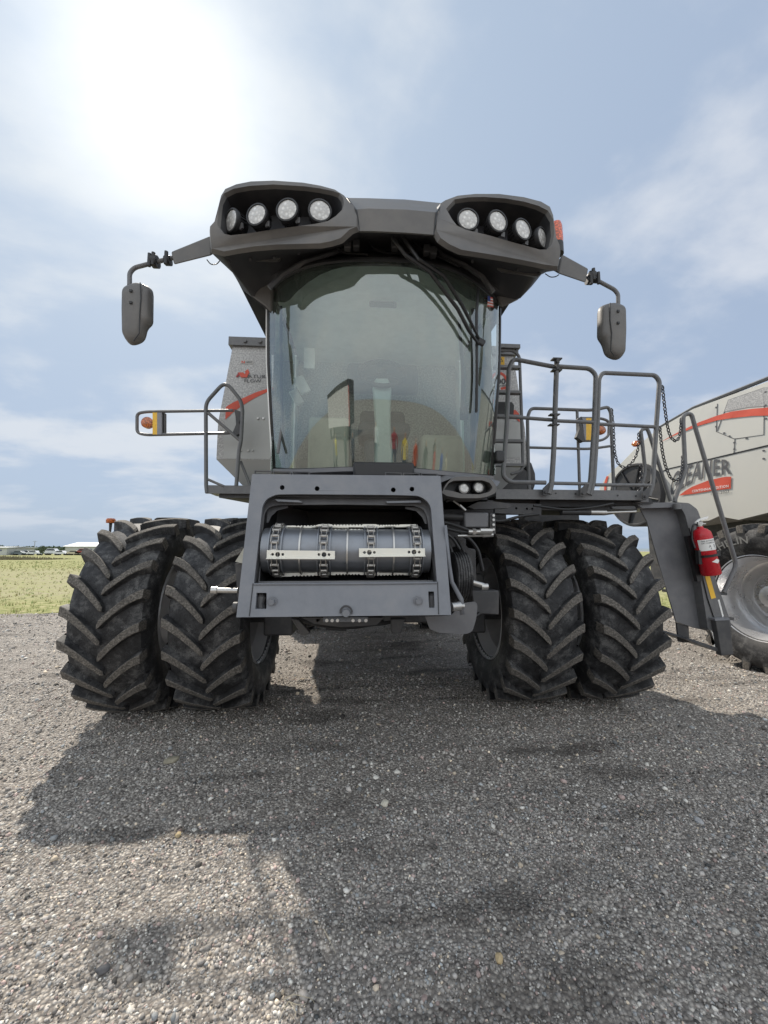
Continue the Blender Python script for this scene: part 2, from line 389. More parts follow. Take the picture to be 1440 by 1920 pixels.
def ground():
    def axis(lo, hi, st, far):
        a = list(np.arange(lo, hi+1e-6, st)); q = st
        while a[-1] < far: q *= 1.35; a.append(a[-1]+q)
        q = st
        while a[0] > -far: q *= 1.35; a.insert(0, a[0]-q)
        return a
    xs = axis(-6, 8, .06, 4500); ys = axis(-5, 7, .05, 4500)
    nx, ny = len(xs), len(ys)
    vs = [(x, y, gz(x, y)) for y in ys for x in xs]
    fs = [(j*nx+i, j*nx+i+1, (j+1)*nx+i+1, (j+1)*nx+i) for j in range(ny-1) for i in range(nx-1)]
    me = bpy.data.meshes.new('ground'); me.from_pydata(vs, [], fs); me.polygons.foreach_set('use_smooth', [True]*len(fs))
    at = me.color_attributes.new('damp', 'FLOAT_COLOR', 'POINT'); at.data.foreach_set('color', [q for x, y, z in vs for q in ((damp(x, y),)*3+(1,) if abs(x) < 9 and abs(y) < 9 else (0, 0, 0, 1))])
    mt, nt, b, out = newmat('gravel_bed')
    v1 = tex(nt, 'ShaderNodeTexVoronoi', 62); v2 = tex(nt, 'ShaderNodeTexVoronoi', 150)
    n1 = tex(nt, 'ShaderNodeTexNoise', .9, 8); n2 = tex(nt, 'ShaderNodeTexNoise', 26, 6)
    mpg = nt.nodes.new('ShaderNodeMapping'); mpg.inputs['Scale'].default_value = (.8, 3.6, 1); tcg = nt.nodes.new('ShaderNodeTexCoord'); nt.links.new(tcg.outputs['Object'], mpg.inputs[0]); nt.links.new(mpg.outputs[0], n1.inputs['Vector'])
    sp = nt.nodes.new('ShaderNodeSeparateColor'); nt.links.new(v1.outputs['Color'], sp.inputs[0])
    c = ramp(nt, sp.outputs[0], [(0, (.20, .18, .16)), (.45, (.36, .33, .295)), (.8, (.50, .46, .41)), (1, (.74, .69, .61))])
    c = mixc(nt, ramp(nt, v1.outputs['Distance'], [(.35, g3(0)), (.62, g3(.7))]), c, (.14, .125, .112))
    c = mixc(nt, ramp(nt, n1.outputs[0], [(.42, g3(0)), (.72, g3(.45))]), c, (.19, .17, .15))
    da = nt.nodes.new('ShaderNodeAttribute'); da.attribute_name = 'damp'; dm = nt.nodes.new('ShaderNodeMath'); dm.operation = 'MULTIPLY'; nt.links.new(da.outputs['Fac'], dm.inputs[0]); dm.inputs[1].default_value = .6
    c = mixc(nt, dm.outputs[0], c, (.05, .043, .038))
    nt.links.new(c, b.inputs['Base Color']); b.inputs['Roughness'].default_value = .9; b.inputs['Specular IOR Level'].default_value = .25
    inv = nt.nodes.new('ShaderNodeMath'); inv.operation = 'SUBTRACT'; inv.inputs[0].default_value = 1; nt.links.new(v1.outputs['Distance'], inv.inputs[1])
    ad = nt.nodes.new('ShaderNodeMath'); ad.operation = 'ADD'; nt.links.new(inv.outputs[0], ad.inputs[0]); nt.links.new(n2.outputs[0], ad.inputs[1])
    bump(nt, b, ad.outputs[0], .9, .016)
    me.materials.append(mt)
    o = bpy.data.objects.new('ground', me); COL.objects.link(o); tag(o, 'grey gravel lot under the harvester', 'ground', kind='structure')
ground()

def stones():
    """the loose gravel, one mesh: many small faceted pebbles, finer near the camera"""
    ico = bmesh.new(); bmesh.ops.create_icosphere(ico, subdivisions=1, radius=1); bv = np.array([v.co[:] for v in ico.verts]); bf = np.array([[v.index for v in f.verts] for f in ico.faces]); ico.free()
    ico = bmesh.new(); bmesh.ops.create_icosphere(ico, subdivisions=2, radius=1); bv2 = np.array([v.co[:] for v in ico.verts]); bf2 = np.array([[v.index for v in f.verts] for f in ico.faces]); ico.free()
    VV = []; FF = []; CC = []; base = 0
    def batch(n, bv, bf, y0, y1, rmin, rmode, spread, wide):
        nonlocal base
        t = rng.random(n); yy = np.sqrt(y0**2 + t*(y1**2-y0**2)); a = rng.uniform(-wide, wide, n)
        X = CAM.x + yy*a + yy*math.tan(YAW); Y = CAM.y + yy
        r_ = np.clip(rmode*np.exp(rng.normal(0, spread, n)), rmin, .034)
        keep = np.array([y < edge_y(x)+rng.normal(0, .5) for x, y in zip(X, Y)]); keep &= np.array([rng.random() > .30*damp(x, y) for x, y in zip(X, Y)]); X, Y, r_ = X[keep], Y[keep], r_[keep]; n = len(X)
        Z = np.array([gz(x, y) for x, y in zip(X, Y)]) + r_*rng.uniform(-.15, .45, n)
        k = len(bv)
        tmpl = []
        for q in range(24):
            p = bv*(1+rng.normal(0, .19, (k, 1))); p = p*np.array([1, rng.uniform(.65, 1), rng.uniform(.45, .85)]); tmpl.append(p)
        tmpl = np.array(tmpl); ti = rng.integers(0, 24, n)
        pts = tmpl[ti]*r_[:, None, None]
        al = rng.uniform(0, 2*np.pi, n); be = rng.normal(0, .45, n)
        ca, sa, cb, sb = np.cos(al), np.sin(al), np.cos(be), np.sin(be)
        x, y, z = pts[..., 0], pts[..., 1], pts[..., 2]
        y2 = y*cb[:, None]-z*sb[:, None]; z2 = y*sb[:, None]+z*cb[:, None]
        x3 = x*ca[:, None]-y2*sa[:, None]; y3 = x*sa[:, None]+y2*ca[:, None]
        out = np.stack([x3+X[:, None], y3+Y[:, None], z2+Z[:, None]], -1)
        VV.append(out.reshape(-1, 3)); FF.append((bf[None]+(np.arange(n)*k)[:, None, None]+base).reshape(-1, 3)); base += n*k
        g = np.clip(rng.normal(.345, .13, n), .08, .68); w = rng.random(n)
        col = np.stack([g*1.06, g*.985, g*.905], -1)
        m1 = w < .09; col[m1] = (g[m1, None]*2.0).clip(0, .85)*np.array([1, .96, .87])
        m2 = (w > .09) & (w < .13); col[m2] = g[m2, None]*1.7*np.array([1.12, .95, .74])
        m3 = (w > .13) & (w < .24); col[m3] = g[m3, None]*1.0*np.array([.95, .98, .98])
        m4 = (w > .28) & (w < .34); col[m4] = g[m4, None]*1.2*np.array([1.2, .93, .84])
        # darker, damper patches lie across the lot
        dk = np.array([damp(x, y) for x, y in zip(X, Y)]); col *= (1-.45*dk)[:, None]
        CC.append(np.repeat(col, k, 0))
    batch(52000, bv, bf, .95, 2.5, .0022, .0043, .42, 1.35)
    batch(600, bv2, bf2, .95, 3.2, .005, .0085, .28, 1.35)
    batch(52000, bv, bf, 2.4, 5.2, .0035, .0066, .42, 1.3)
    batch(42000, bv, bf, 5.0, 12.5, .005, .0105, .40, 1.25)
    VV = np.concatenate(VV); FF = np.concatenate(FF); CC = np.concatenate(CC)
    me = bpy.data.meshes.new('gravel'); me.vertices.add(len(VV)); me.vertices.foreach_set('co', VV.astype(np.float32).ravel())
    nf = len(FF); me.loops.add(nf*3); me.loops.foreach_set('vertex_index', FF.astype(np.int32).ravel())
    me.polygons.add(nf); me.polygons.foreach_set('loop_start', np.arange(0, nf*3, 3, dtype=np.int32)); me.update(calc_edges=True)
    at = me.color_attributes.new('tone', 'FLOAT_COLOR', 'POINT'); at.data.foreach_set('color', np.concatenate([CC, np.ones((len(CC), 1))], 1).astype(np.float32).ravel())
    mt, nt, b, out = newmat('pebble_stone'); a = nt.nodes.new('ShaderNodeAttribute'); a.attribute_name = 'tone'
    n1 = tex(nt, 'ShaderNodeTexNoise', 160, 3)
    nt.links.new(mixc(nt, .35, a.outputs['Color'], ramp(nt, n1.outputs[0], [(.35, g3(.35)), (.65, g3(1))]), 'MULTIPLY'), b.inputs['Base Color'])
    b.inputs['Roughness'].default_value = .82; b.inputs['Specular IOR Level'].default_value = .3
    me.materials.append(mt)
    o = bpy.data.objects.new('gravel', me); COL.objects.link(o); tag(o, 'loose grey and tan pebbles covering the lot', 'gravel', kind='stuff')
    return mt
STONE = stones()

def lone_stones():
    for px, py, r_, fl, c, lb in ((722, 1503, .030, .6, (.62, .58, .48), 'pale cream pebble lying alone in the shade ahead of the feeder'),
                             (322, 1423, .055, .3, (.30, .27, .20), 'flat tan slab of stone in the shade of the left tyres'),
                             (334, 1572, .020, .6, (.42, .33, .19), 'yellowish stone on the edge of the shade, lower left'),
                             (193, 1829, .022, .6, (.10, .10, .105), 'dark grey stone in the sunlit gravel, bottom left'),
                             (1310, 1536, .028, .4, (.42, .42, .42), 'light grey stone on the right side of the shaded lot'),
                             (936, 1797, .020, .7, (.55, .42, .24), 'small tan pebble near the bottom, right of the middle')):
        p = PZ(px, py); bm = bmesh.new(); bmesh.ops.create_icosphere(bm, subdivisions=3, radius=1)
        for v in bm.verts:
            q = v.co.copy(); v.co *= 1+.30*noise.noise(q*1.3+p*9)+.10*noise.noise(q*3.3+p*3); v.co = V((v.co.x*r_, v.co.y*r_*.75, v.co.z*r_*fl))
        me = bpy.data.meshes.new('stone'); bm.to_mesh(me); bm.free()
        mt = paint('lone_stone', c, .85, dust=.3, var=.3, sc=22, bmp=.3); me.materials.append(mt)
        for f in me.polygons: f.use_smooth = True
        o = bpy.data.objects.new('stone', me); COL.objects.link(o); o.location = (p.x, p.y, gz(p.x, p.y)+r_*fl*.5); o.rotation_euler = (0, 0, random.random()*3)
        tag(o, lb, 'stone', 'single stones on the gravel')
    straw = paint('dry_straw', (.42, .37, .27), .9, dust=0)
    for nm, ps, lb in (('dry_root', [[(530, 1880), (548, 1868), (585, 1872), (590, 1880)], [(545, 1885), (556, 1905), (548, 1915)], [(541, 1882), (530, 1900), (524, 1916)], [(541, 1882), (560, 1890), (574, 1883)]], 'forked dry root on the gravel at the bottom left of the middle'),
                   ('dry_straw', [[(607, 1752), (616, 1766), (622, 1775), (629, 1787)]], 'single curled dry stem lying on the gravel above the root')):
        mb = MB()
        for l in ps:
            q = []
            for px, py in l: p = PZ(px, py); q.append(V((p.x, p.y, gz(p.x, p.y)+.014)))
            q = fillet(q, .05, 4); mb.tube(q, [.0014*(1-.5*i/len(q)) for i in range(len(q))], 5)
        tag(mb.build(nm, straw, org=mb.v[0]), lb, 'plant debris')
lone_stones()

def field():
    xs = [-400, -200, -120, -70, -45] + list(np.arange(-30, 26, .35)) + [45, 80, 150, 300, 500]
    ts = [0, .02, .05, .1, .2, .35, .6, 1, 1.6, 2.4, 3.5, 5, 7, 10, 14, 20, 30, 45, 70, 100, 150, 230, 400, 900, 2000]
    vs = []; nx = len(xs)
    for t in ts:
        for x in xs:
            y = edge_y(x)+t; z = gz(x, y)+.004+.035*min(1, t/.6)+(.02*noise.noise(V((x*.8, y*.8, 0))) if t < 40 else 0)*min(1, t)
            vs.append((x, y, z))
    fs = [(j*nx+i, j*nx+i+1, (j+1)*nx+i+1, (j+1)*nx+i) for j in range(len(ts)-1) for i in range(nx-1)]
    me = bpy.data.meshes.new('field'); me.from_pydata(vs, [], fs); me.polygons.foreach_set('use_smooth', [True]*len(fs))
    mt, nt, b, out = newmat('field_turf')
    n1 = tex(nt, 'ShaderNodeTexNoise', .35, 8); n2 = tex(nt, 'ShaderNodeTexNoise', 5, 6)
    tc = nt.nodes.new('ShaderNodeTexCoord'); sp = nt.nodes.new('ShaderNodeSeparateXYZ'); nt.links.new(tc.outputs['Object'], sp.inputs[0])
    def mr(lo, hi):
        x = nt.nodes.new('ShaderNodeMapRange'); x.interpolation_type = 'SMOOTHSTEP'; nt.links.new(sp.outputs[1], x.inputs[0]); x.inputs[1].default_value = lo; x.inputs[2].default_value = hi; return x.outputs[0]
    g = ramp(nt, n2.outputs[0], [(.35, (.18, .20, .075)), (.52, (.27, .27, .12)), (.68, (.40, .36, .21))])
    soil = ramp(nt, n2.outputs[0], [(.3, (.22, .20, .12)), (.5, (.34, .31, .20)), (.62, (.24, .27, .10))])
    s1 = nt.nodes.new('ShaderNodeMath'); s1.operation = 'SUBTRACT'; nt.links.new(mr(7.5, 11), s1.inputs[0]); nt.links.new(mr(26, 36), s1.inputs[1])
    s2 = nt.nodes.new('ShaderNodeMath'); s2.operation = 'MULTIPLY'; nt.links.new(s1.outputs[0], s2.inputs[0]); nt.links.new(ramp(nt, n1.outputs[0], [(.3, g3(.45)), (.6, g3(1))]), s2.inputs[1])
    nt.links.new(mixc(nt, s2.outputs[0], g, soil), b.inputs['Base Color']); b.inputs['Roughness'].default_value = .95; b.inputs['Specular IOR Level'].default_value = .1
    bump(nt, b, n2.outputs[0], .8, .05); me.materials.append(mt)
    o = bpy.data.objects.new('field', me); COL.objects.link(o); tag(o, 'mown grass field behind the gravel lot', 'field', kind='structure')
    # grass tufts
    n = 15000; t = rng.random(n); D = 10.2*np.exp(t*np.log(6.0)); A = rng.uniform(-1.12, 1.0, n)
    V_ = []; F_ = []; C_ = []
    for d, a in zip(D, A):
        x = CAM.x+d*a; y = CAM.y+d
        if y < edge_y(x)+rng.normal(0, .25): continue
        bare = noise.noise(V((x*.3, y*.5, 3)))
        if 9 < y < 28 and (rng.random() < .55+bare): continue
        z = gz(x, y)+.03; hh = rng.uniform(.03, .085)*(1+d/60); wd = .004+d*.0007
        dry = rng.random() < (.45 if 9 < y < 28 else .22)
        c = (.42, .37, .19) if dry else (.21*rng.uniform(.8, 1.5), .26*rng.uniform(.8, 1.3), .08)
        for k in range(3):
            an = rng.uniform(0, 6.28); ln = rng.uniform(.1, .6)*hh; ox, oy = rng.normal(0, .03, 2)
            b0 = len(V_); dx, dy = math.cos(an)*wd, math.sin(an)*wd
            V_ += [(x+ox-dx, y+oy-dy, z-.02), (x+ox+dx, y+oy+dy, z-.02), (x+ox-dy*ln/wd, y+oy+dx*ln/wd, z+hh*rng.uniform(.7, 1.2))]
            F_.append((b0, b0+1, b0+2)); C_ += [c]*3
    me = bpy.data.meshes.new('grass'); me.from_pydata(V_, [], F_)
    at = me.color_attributes.new('tone', 'FLOAT_COLOR', 'POINT'); at.data.foreach_set('color', [q for c in C_ for q in (*c, 1)])
    mt, nt, b, out = newmat('grass_blade'); a = nt.nodes.new('ShaderNodeAttribute'); a.attribute_name = 'tone'; nt.links.new(a.outputs['Color'], b.inputs['Base Color']); b.inputs['Roughness'].default_value = .8
    me.materials.append(mt); o = bpy.data.objects.new('grass', me); COL.objects.link(o); tag(o, 'short patchy grass on the field', 'grass', kind='stuff')
field()

def far():
    # low hills on the horizon
    mb = MB(); rows = []
    for k, (d, h) in enumerate(((2300, 0), (2600, 14), (3000, 24), (3600, 30), (4200, 0))):
        rows.append([V((x, d+120*noise.noise(V((x*.0006, k, 0))), h*(.75+.6*noise.noise(V((x*.0009, k*.3, 5)))+.15*noise.noise(V((x*.006, k, 2)))))) for x in np.linspace(-5200, 5200, 120)])
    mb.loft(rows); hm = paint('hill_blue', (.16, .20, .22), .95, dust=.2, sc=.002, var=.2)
    tag(mb.build('hills', hm), 'low blue hills on the horizon', 'hills', kind='structure')
    def at(px, d):
        r_ = ray(px, 1033); return V((CAM.x+r_.x/r_.y*d, CAM.y+d, 0))
    wallm = paint('barn_wall', (.46, .47, .44), .6, dust=.1, sc=.3); roofm = paint('barn_roof', (.80, .81, .82), .4, dust=.05, sc=.3)
    doorm = paint('barn_door', (.28, .29, .30), .6, dust=.1); trimm = paint('barn_trim', (.12, .14, .2), .6, dust=0)
    def barn(px0, px1, d, h, hr, depth, label, fac=True):
        a = at(px0, d); b = at(px1, d); r_ = empty('farm_building', ((a.x+b.x)/2, a.y, 0))
        mb = MB(); mb.bb(a.x, b.x, a.y, a.y+depth, 0, h); mb.build('wall', wallm, r_)
        mb = MB(); e = .6; mid = a.y+depth/2
        mb.plate([V((a.x-e, a.y-e, h-.05)), V((a.x-e, mid, hr)), V((a.x-e, a.y+depth+e, h-.05)), V((a.x-e, a.y+depth+e, h+.15)), V((a.x-e, mid, hr+.2)), V((a.x-e, a.y-e, h+.15))], off=(b.x-a.x+2*e, 0, 0)); mb.build('roof', roofm, r_)
        w = b.x-a.x
        mb = MB(); mb.bb(a.x+w*.58, a.x+w*.66, a.y-.08, a.y, 0, h*.7); mb.build('door', doorm, r_)
        for q in (.12, .22, .80):
            mb = MB(); mb.bb(a.x+w*q, a.x+w*q+.9, a.y-.06, a.y, h*.55, h*.75); mb.build('window', trimm, r_)
        tag(r_, label, 'building', 'farm buildings across the field')
    barn(122, 330, 170, 3.4, 5.2, 16, 'long white barn with pale roof behind the left tyres')
    barn(-60, 13, 150, 2.8, 3.0, 12, 'pale low building at the left edge of the photograph')
    # vehicles parked in front of the barns
    glassm = paint('car_window', (.03, .04, .05), .2, dust=0); tyrem = paint('car_tyre', (.02, .02, .02), .8, dust=.1)
    def car(px, d, col, lab, L_=4.6, hgt=1.55, yawr=0):
        p = at(px, d); r_ = empty('parked_car', p)
        prof = [(-.5, .28), (-.49, .62), (-.36, .68), (-.24, 1.0), (.12, 1.0), (.26, .66), (.47, .58), (.5, .3)]
        cm = paint('car_paint', col, .3, dust=.05)
        mb = MB(); mb.plate([V((p.x+x*L_, p.y-.85, z*hgt)) for x, z in prof], off=(0, 1.7, 0)); mb.build('body', cm, r_, bevel=.05)
        mb = MB(); mb.plate([V((p.x+x*L_, p.y-.87, z*hgt)) for x, z in ((-.33, .70), (-.23, .93), (.10, .93), (.21, .70))], off=(0, 1.74, 0)); mb.build('window', glassm, r_)
        for sx in (-.31, .31):
            mb = MB(); mb.cyl((p.x+sx*L_, p.y-.9, .33), (p.x+sx*L_, p.y+.9, .33), .33, 14); mb.build('wheel', tyrem, r_)
        tag(r_, lab, 'car', 'vehicles parked by the barn')
    car(100, 155, (.62, .64, .66), 'white van parked left of the barn corner', 6.5, 2.5)
    car(116, 150, (.65, .66, .68), 'second white car, directly left of the long barn', 5, 1.7)
    car(142, 150, (.50, .45, .33), 'tan pickup in front of the long barn', 5.4, 1.8)
    car(160, 150, (.30, .07, .06), 'dark red truck at the barn beside the tyre', 6.2, 2.4)
    car(152, 153, (.07, .12, .25), 'blue car between the tan pickup and the red truck', 5, 2)
    car(66, 150, (.60, .62, .64), 'silver car right of the thin pole', 5, 1.7)
    car(38, 152, (.12, .15, .17), 'dark grey car left of the thin pole', 5, 1.6)
    car(52, 158, (.25, .27, .28), 'mid grey car just left of the thin pole', 5, 1.6)
    car(84, 158, (.1, .13, .12), 'dark green car between silver car and white van', 5, 1.6)
    p = at(64, 145); r_ = empty('utility_pole', p); mb = MB(); mb.tube([p, p+V((0, 0, 5.2))], [.12, .08], 8); mb.build('post', doorm, r_); mb = MB(); mb.box(p+V((0, 0, 4.9)), (1.4, .1, .1)); mb.build('crossarm', doorm, r_)
    tag(r_, 'thin utility pole standing beyond the field', 'pole')
    # hedge trees in the distance
    def tree(px, d, h, w, lab, leaf=.35, grp='distant trees'):
        p = at(px, d); r_ = empty('distant_tree', p); mb = MB(); mb.tube([p, p+V((.05, 0, h*.35)), p+V((-.05, 0, h*.7))], [w*.05, w*.04, w*.02], 6); mb.build('trunk', doorm, r_)
        mb = MB(); rr = random.Random(int(px*7))
        for k in range(260):
            q = V((rr.gauss(0, 1), rr.gauss(0, 1), rr.gauss(0, 1))).normalized()*rr.random()**.4
            c = p+V((q.x*w/2*(1+.3*noise.noise(q*3)), q.y*w/2, h*.55+q.z*h*.45)); e = V((rr.gauss(0, 1), rr.gauss(0, 1), rr.gauss(0, 1))).normalized()*leaf; f_ = e.orthogonal().normalized()*leaf
            mb.add([c-e, c+f_, c+e*.8], [(0, 1, 2)])
        mb.build('crown', M['dgreen'], r_, recalc=False); tag(r_, lab, 'tree', grp)
    tree(79, 140, 3.6, 1.6, 'small upright conifer right of the thin pole', .25)
    for i, px in enumerate(range(-30, 125, 14)):
        if px in (68, ): continue
        tree(px, 330, 4.2+2*((i*37) % 5)/5, 17, 'bushy tree in the far row, number %d counting from the left edge' % (i+1) if False else ['tree at the far left end of the distant row', 'tree above the pale low building', 'tree just right of the pale low building', 'broad tree left of the pole in the far row', 'taller tree left of the pole', 'low tree near the pole base', 'tree behind the silver car', 'tree behind the dark green car', 'tree behind the white van', 'tree left of the barn gable', 'tree touching the barn roof line', 'tree behind the barn corner'][i % 12], 1.3, 'tree row on the horizon')
    # brush strip at left
    p = at(10, 75); mb = MB(); rr = random.Random(4)
    for k in range(2600):
        x = p.x+rr.uniform(-22, 10); y = p.y+rr.uniform(-4, 4); h = rr.uniform(.3, 1.0)*(1-max(0, (x-p.x))/12)
        if h < .1: continue
        e = rr.uniform(-.12, .12); mb.add([(x-.09, y, 0), (x+.09, y, 0), (x+e, y+e, h)], [(0, 1, 2)])
    bm_ = paint('brush', (.17, .15, .09), .95, dust=.3, sc=.5, var=.4)
    tag(mb.build('tall_weeds', bm_, recalc=False), 'strip of tall dry weeds at the far edge of the field', 'weeds', kind='stuff')
far()

# ================================================================ THE HARVESTER
H = empty('combine_harvester', (0, 0, 0))
tag(H, 'dark grey combine harvester seen head-on with four big front tyres and no header', 'combine')

# ---- tyres
def tyre_mesh(mb, cx, side, ph=0.0, lugs=22, RT=1.0, HW=.35, o=V((0, 0, .97)), rimr=.57, flip=1):
    """ag tyre about the X axis; carcass material 0, worn lug tops material 1"""
    def pt(x, r_, a): return V((cx+x, o.y-r_*math.cos(a), o.z+r_*math.sin(a)))
    prof = [(-.27, rimr-.02), (-.315, rimr+.04), (-.352, .68), (-.362, .77), (-.350, .86), (-.325, .905), (-.25, .932), (-.12, .944), (0, .947), (.12, .944), (.25, .932), (.325, .905), (.350, .86), (.362, .77), (.352, .68), (.315, rimr+.04), (.27, rimr-.02)]
    k = HW/.35
    seg = 88
    rows = [[pt(x*k, r_*RT, 2*math.pi*i/seg) for x, r_ in prof] for i in range(seg+1)]
    mb.loft(rows)
    for s in (-1, 1):
        for i in range(lugs):
            a0 = ph+2*math.pi*(i+(.5 if s > 0 else 0))/lugs
            st = []
            for u in (-.30, -.12, 0, .12, .28, .46, .64, .82, .95, 1.01):
                if u < 0: x = .350+(-u)*.02; top = .985+u*.36; bot = .80+u*.1; w = .070+.02*(-u); da = .012*u
                else: x = .350-.362*u; top = lerp(.985, 1.0, min(1, u*3)); bot = .90; w = lerp(.069, .056, u); da = (.05*u+.225*u**1.5)
                if u > 1: top -= .012; w *= .55
                st.append((x, top, bot, w, da))
            rowsL = []
            for x, top, bot, w, da in st:
                an = a0-da*flip
                X = s*x*k
                rowsL.append([pt(X, bot*RT, an-(w*.95)), pt(X*.998, (top-.006)*RT, an-w*.60), pt(X, top*RT, an-w*.50), pt(X, top*RT, an+w*.50), pt(X*.998, (top-.006)*RT, an+w*.60), pt(X, bot*RT, an+(w*.95))])
            n = 6; b = len(mb.v)
            for r_ in rowsL: mb.v += r_
            for q in range(len(rowsL)-1):
                for j in range(n-1):
                    mb.f.append([b+q*n+j, b+q*n+j+1, b+(q+1)*n+j+1, b+(q+1)*n+j]); mb.m.append(1 if j in (1, 2, 3) else 0)
            mb.f.append([b+j for j in range(n)]); mb.m.append(0)
            e = b+(len(rowsL)-1)*n; mb.f.append([e+j for j in range(n)][::-1]); mb.m.append(0)
            # stubby bar joining the lug foot to its neighbour on the shoulder
    return mb
def rim(cx, side, deep, name='rim', mats=None, par=None, rimr=.57, o=V((0, 0, .975)), hw=.30):
    """side +1: dish face towards +X"""
    mb = MB(); s = side
    prof = [(rimr+.012, -hw), (rimr+.02, -hw+.02), (rimr-.02, -hw+.05), (rimr-.04, -hw+.12), (rimr-.08, -hw+.17), (rimr-.08, hw-.17), (rimr-.04, hw-.12), (rimr-.02, hw-.05), (rimr+.02, hw-.02), (rimr+.012, hw)]
    mb.lathe([(r_, a) for r_, a in prof], (cx, o.y, o.z), (1, 0, 0), 56)
    f = deep*s
    mb.lathe([(rimr-.078, f), (rimr-.11, f), (rimr-.15, f-.06*s), (.30, f-.09*s), (.24, f-.03*s), (.15, f-.03*s), (.13, f+.05*s), (0.001, f+.06*s)], (cx, o.y, o.z), (1, 0, 0), 48)
    for i in range(10):
        a = 2*math.pi*i/10; c = V((cx+f-.03*s, o.y+.195*math.cos(a), o.z+.195*math.sin(a))); mb.cyl(c-V((.03, 0, 0)), c+V((.03, 0, 0)), .016, 6)
    return mb.build(name, mats, par)
for cx, s, ph, inner in ((-1.54, -1, .02, 1), (-2.38, -1, .13, 0), (1.54, 1, .07, 1), (2.38, 1, .20, 0)):
    t = tyre_mesh(MB(), cx, s, ph, HW=.33).build('tyre', [M['rubber'], M['lug']], H, ang=28)
    rim(cx, s, .14 if inner else -.16, 'rim', M['rim'], t)
for s in (-1, 1):
    t = tyre_mesh(MB(), 1.35*s, s, .1, 20, .70, .24, V((0, 3.9, .68)), .5*.8).build('rear_tyre', [M['rubber'], M['lug']], H)
    rim(1.35*s, s, .05, 'rim', M['rim'], t, .40, V((0, 3.9, .68)), .2)

# ---- chassis
mb = MB(); mb.cyl((-1.25, 0, 1.0), (1.25, 0, 1.0), .13, 20); mb.bb(-.75, .75, -.18, .25, .82, 1.2); mb.build('front_axle', M['frame'], H, bevel=.01)
for s in (-1, 1):
    mb = MB(); mb.bb(.88*s, 1.18*s, -.28, .30, .72, 1.35); mb.cyl((1.1*s, 0, .975), (2.5*s, 0, .975), .16, 20); mb.bb(.80*s, 1.0*s, -.2, .2, 1.3, 2.0); mb.build('final_drive', M['frame'], H, bevel=.02)
mb = MB(); mb.bb(-1.0, 1.0, .45, 4.6, 1.05, 2.3); mb.bb(-.55, -.4, -.6, 4.5, .95, 1.15); mb.bb(.4, .55, -.6, 4.5, .95, 1.15); mb.bb(-1.25, 1.25, 3.8, 4.0, .6, .75); mb.bb(-.85, .85, -.75, .45, 1.55, 2.1); mb.build('chassis_frame', M['frame'], H, bevel=.01)
mb = MB(); mb.plate([V((-1.45, 4.9, 1.2)), V((-1.45, 5.6, 1.7)), V((-1.45, 5.5, 2.6)), V((-1.45, 4.4, 3.1)), V((-1.45, 1.2, 3.1)), V((-1.45, 1.0, 2.2)), V((-1.45, 2.0, 1.4))], off=(2.9, 0, 0)); mb.build('rear_body', M['silver'], H, bevel=.03)

# ---- grain tank (symmetric about the middle, widening downwards)
TY = -.10
def T(px, py, d=0): return P(px, py, TY-d)
top_z = T(437, 634).z; mid_z = T(418, 861).z; shl_z = T(418, 800).z
mb = MB()
fr = [V((-1.66, TY, top_z)), V((1.66, TY, top_z)), V((1.78, TY, 3.05)), V((1.80, TY, mid_z)), V((-1.80, TY, mid_z)), V((-1.80, TY, 3.05))]
mb.plate(fr, off=(0, 2.6, 0))
tank = mb.build('grain_tank', [M['galv']], H, bevel=.01)
mb = MB(); a = [V((-1.80, TY+.002, mid_z)), V((1.80, TY+.002, mid_z)), V((1.80, TY+2.6, mid_z)), V((-1.80, TY+2.6, mid_z))]; b = [V((-1.2, TY+.3, 2.0)), V((1.2, TY+.3, 2.0)), V((1.2, TY+2.2, 2.0)), V((-1.2, TY+2.2, 2.0))]
mb.loft([a, b], True, True); mb.build('hopper', M['tankskin'], tank)
mb = MB(); mb.bb(-1.68, 1.68, TY-.035, TY+.03, top_z-.10, top_z+.0); mb.bb(-1.72, -1.66, TY, TY+2.6, top_z-.08, top_z+.02); mb.bb(1.66, 1.72, TY, TY+2.6, top_z-.08, top_z+.02)
for x in (-1.52, -1.35, 1.35, 1.52): mb.cyl((x, TY-.055, top_z-.05), (x, TY-.03, top_z-.05), .022, 10)
mb.build('tank_rim', M['tube'], tank)
# smooth lower skin of the tank, below the red stripe
def low(pts, d): return [T(x, y, d) for x, y in pts]
swL = [(422.5, 787), (423.5, 763), (438, 754), (453, 747.5), (480, 735.5), (505, 727.5), (530, 722), (530, 728), (505, 733), (478, 746), (455, 760), (438, 772)]
mb = MB(); mb.flat(low([(419.5, 860), (418.6, 805), (422.5, 787), (438, 771), (455, 759), (478, 745), (505, 732), (540, 726), (560, 860)], .004)); mb.build('lower_skin', M['tankskin'], tank, recalc=False)
mb = MB(); mb.flat(low(swL, .008)); mb.build('stripe', M['red'], tank, recalc=False)
mb = MB(); mb.flat(low([(441.7, 707), (446.7, 698.5), (451, 698.5), (450, 703), (446, 707)], .008)); mb.build('emblem', paint('decal_dark_red', (.32, .03, .03), .45, dust=0), tank, recalc=False)
mb = MB(); mb.flat(low([(446.7, 698.2), (456.5, 698.2), (459.5, 703), (461, 707.6), (451.8, 707.6)], .010)); mb.flat(low([(457, 707.6), (463, 707.6), (467, 699), (468.3, 700), (464.9, 692), (458.5, 696.6), (460.5, 697.5)], .011)); mb.build('emblem', M['red'], tank, recalc=False)
def tq(x0, y0, x1, y1, h, d=.008):
    return [T(x0, y0, d), T(x1, y1, d), T(x1, y1-h, d), T(x0, y0-h, d)]
